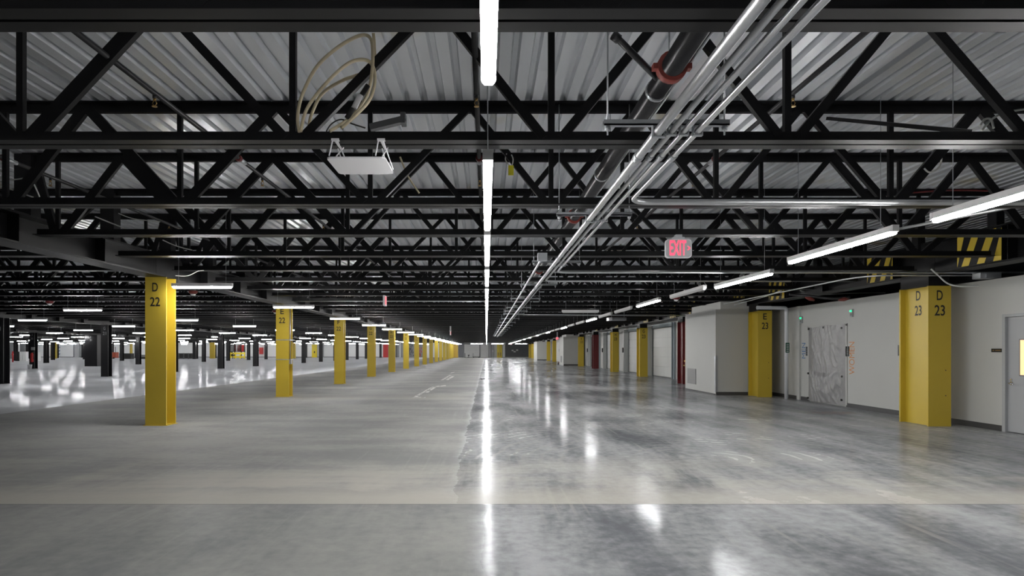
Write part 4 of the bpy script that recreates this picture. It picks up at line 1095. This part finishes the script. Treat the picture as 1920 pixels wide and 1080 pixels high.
r = root('equipment_crate', (XU(238, 110), 110, 0), 'long black crate left of the column stencilled D 22', 'crate')
MB().box(XU(228, 110), XU(248, 110), 109.5, 110.6, 0.08, 1.0).build('body', 'stencil_black', r)
MB().box(XU(227, 110), XU(230, 110), 109.4, 109.5, 0.2, 1.05).build('end_board', 'mid_grey', r)
MB().box(XU(228, 110), XU(248, 110), 109.5, 110.6, 0.0, 0.08).build('skid', 'dark_grey', r)
r = root('equipment_crate', (XU(262, 110), 110, 0), 'low dark pallet load touching the left of the column stencilled D 22', 'crate')
MB().box(XU(263, 110), XU(276, 110), 109.5, 110.5, 0, 0.35).build('pallet', 'stencil_black', r)
MB().box(XU(264, 110), XU(272, 110), 109.6, 110.4, 0.35, 0.75).build('load', 'mid_grey', r)
r = root('equipment_crate', (XU(346, 112), 112, 0), 'long black covered stack right of the column stencilled D 22', 'crate')
MB().box(XU(325, 112), XU(362, 112), 111.5, 112.8, 0.05, 1.0).build('cover', 'stencil_black', r)
for k in range(4): MB().box(XU(328 + 9 * k, 112), XU(330 + 9 * k, 112), 111.45, 111.55, 0.0, 1.02).build('strap', 'dark_grey', r)
thing('steel_post', MB().box(XU(362, 109), XU(367.5, 109), 108.8, 109.2, 0, 3.02), 'black_column', 'slim black post at the end of the black covered stack', 'post')
r = root('safety_barrier', (XU(445, 112), 112, 0), 'yellow steel barrier with two rails between black columns', 'barrier')
for z in (0.2, 0.85): MB().box(XU(430.5, 112), XU(459, 112), 111.9, 112.05, z, z + 0.28).build('rail', 'yellow_bright', r)
for u in (431.5, 441.5, 450.5, 458.5): MB().box(XU(u - 0.9, 112), XU(u + 0.9, 112), 111.95, 112.15, 0, 1.2).build('post', 'yellow_bright', r)
r = root('hand_truck', (XU(436.5, 111), 111, 0), 'dark upright hand truck in front of the yellow barrier', 'cart')
MB().tube([(XU(436.5, 111), 111, 0.0), (XU(436.5, 111), 111.1, 1.05)], 0.06, 6).build('frame', 'stencil_black', r)
MB().box(XU(433.5, 111), XU(440, 111), 110.9, 111, 0.55, 0.72).build('cross_bar', 'stencil_black', r)
r = root('storage_rack', (XU(446, 118), 118, 0), 'rack with red and grey goods behind the yellow barrier', 'rack')
MB().box(XU(431, 118), XU(459, 118), 117.9, 118.3, 1.25, 1.32).box(XU(431, 118), XU(459, 118), 117.9, 118.3, 2.75, 2.85).build('shelf', 'stencil_black', r)
for u in (431.5, 439.5, 452, 458.5): MB().box(XU(u, 118) - 0.05, XU(u, 118) + 0.05, 117.9, 118.3, 0, 2.85).build('upright', 'stencil_black', r)
for u0, u1, mat in ((440.5, 442, 'red_paint'), (444.5, 446, 'red_paint'), (447, 451, 'red_paint'), (453, 457.5, 'red_bright'), (432.5, 438.5, 'mid_grey')):
    thing('stored_box', MB().box(XU(u0, 118), XU(u1, 118), 117.95, 118.25, 1.32, 2.6), mat, {440.5: 'narrow dark red board on the rack, leftmost', 444.5: 'narrow dark red board on the rack, second', 447: 'dark red crate in the middle of the rack', 453: 'bright red drum shaped load on the rack', 432.5: 'grey crate at the left of the rack'}[u0], 'box')
r = root('hose_cabinet', (XU(489.5, 133.6), 133.6, 0.8), 'red wall cabinet in the white far wall left of column E 22', 'cabinet')
MB().box(XU(486.8, 133.6), XU(492.5, 133.6), 133.3, YFAR - 0.001, 0.7, 2.15).build('body', 'red_bright', r)
MB().box(XU(487.5, 133.6), XU(488.3, 133.6), 133.28, 133.3, 0.3, 0.75).build('pipe', 'sign_white', r)
thing('wall_notice', MB().box(XU(482.5, 133.7), XU(485.8, 133.7), 133.68, 133.73, 1.42, 1.6), 'mid_grey', 'small grey notice left of the red wall cabinet', 'notice')
thing('steel_door', MB().box(XU(140, 133.5), XU(149.5, 133.5), 133.4, 133.7, 0.0, 2.75), 'door_grey', 'plain grey door in the white far wall near the left', 'door')
far_wall(138.5, 140, 'wall_grey', YFAR - 0.05, 3.0); far_wall(149.5, 150.5, 'wall_grey', YFAR - 0.05, 3.0)
mm = MB()
for q in range(14):
    v = 0.2 + q * 0.18
    mm.box(XU(107 + (q % 3) * 1.2, 133.7), XU(109 + (q % 4) * 1.3, 133.7), 133.7, 133.72, v, v + 0.12)
thing('wall_mural', mm, 'blue_paint', 'blue grey abstract marks on the white far wall', 'mural')
struct('baseboard_far', MB().box(XLEFT, XU(718, YFAR), YFAR - 0.02, YFAR, 0, 0.13), 'dark_grey')

# ------------------------------------------------------------------ worn floor paint
def floor_quad(pts):
    g = [(P(u, v, EYE * F / (v - CV))) for u, v in pts]
    return [(p.x, p.y, 0.0025) for p in g]
def floor_paint_mat():
    m, nt, b = new_mat('floor_paint')
    geo = nt.nodes.new('ShaderNodeNewGeometry'); nz = nt.nodes.new('ShaderNodeTexNoise'); nz.inputs['Scale'].default_value = 3.5; nz.inputs['Detail'].default_value = 6
    nt.links.new(geo.outputs['Position'], nz.inputs['Vector'])
    mr = nt.nodes.new('ShaderNodeMapRange'); mr.inputs[1].default_value = 0.34; mr.inputs[2].default_value = 0.52; mr.inputs[3].default_value = 0; mr.inputs[4].default_value = 0.9
    nt.links.new(nz.outputs['Fac'], mr.inputs[0]); nt.links.new(mr.outputs[0], b.inputs['Alpha'])
    b.inputs['Base Color'].default_value = (0.72, 0.72, 0.69, 1); b.inputs['Roughness'].default_value = 0.5
    MATS['floor_paint'] = m
floor_paint_mat()
for j, (q, lab) in enumerate((([(772, 746), (806, 727), (810, 727), (779, 746)], 'worn white stroke on the floor left of the centre lights, nearest'),
          ([(810, 725), (836, 722), (836, 724), (808, 727)], 'worn white crosswise stroke on the floor near column row'),
          ([(797, 736), (815, 725), (820, 725), (803, 736)], 'second worn white stroke on the floor beside the nearest one'),
          ([(776, 746), (797, 746), (799, 744.5), (780, 744.5)], 'short worn white bar on the floor, nearest'),
          ([(826, 713), (843, 703), (847, 703), (831, 713)], 'worn white stroke on the floor, farther, left one'),
          ([(834, 713), (846, 705), (853, 705), (840, 713)], 'worn white stroke on the floor, farther, right one'),
          ([(842, 700), (850, 697.5), (855, 697.5), (846, 700)], 'worn white stroke on the floor, farthest'))):
    thing('floor_marking', MB().add(floor_quad(q), [(0, 1, 2, 3)]), 'floor_paint', lab, 'marking', 'worn white floor marks')
fix_normals()
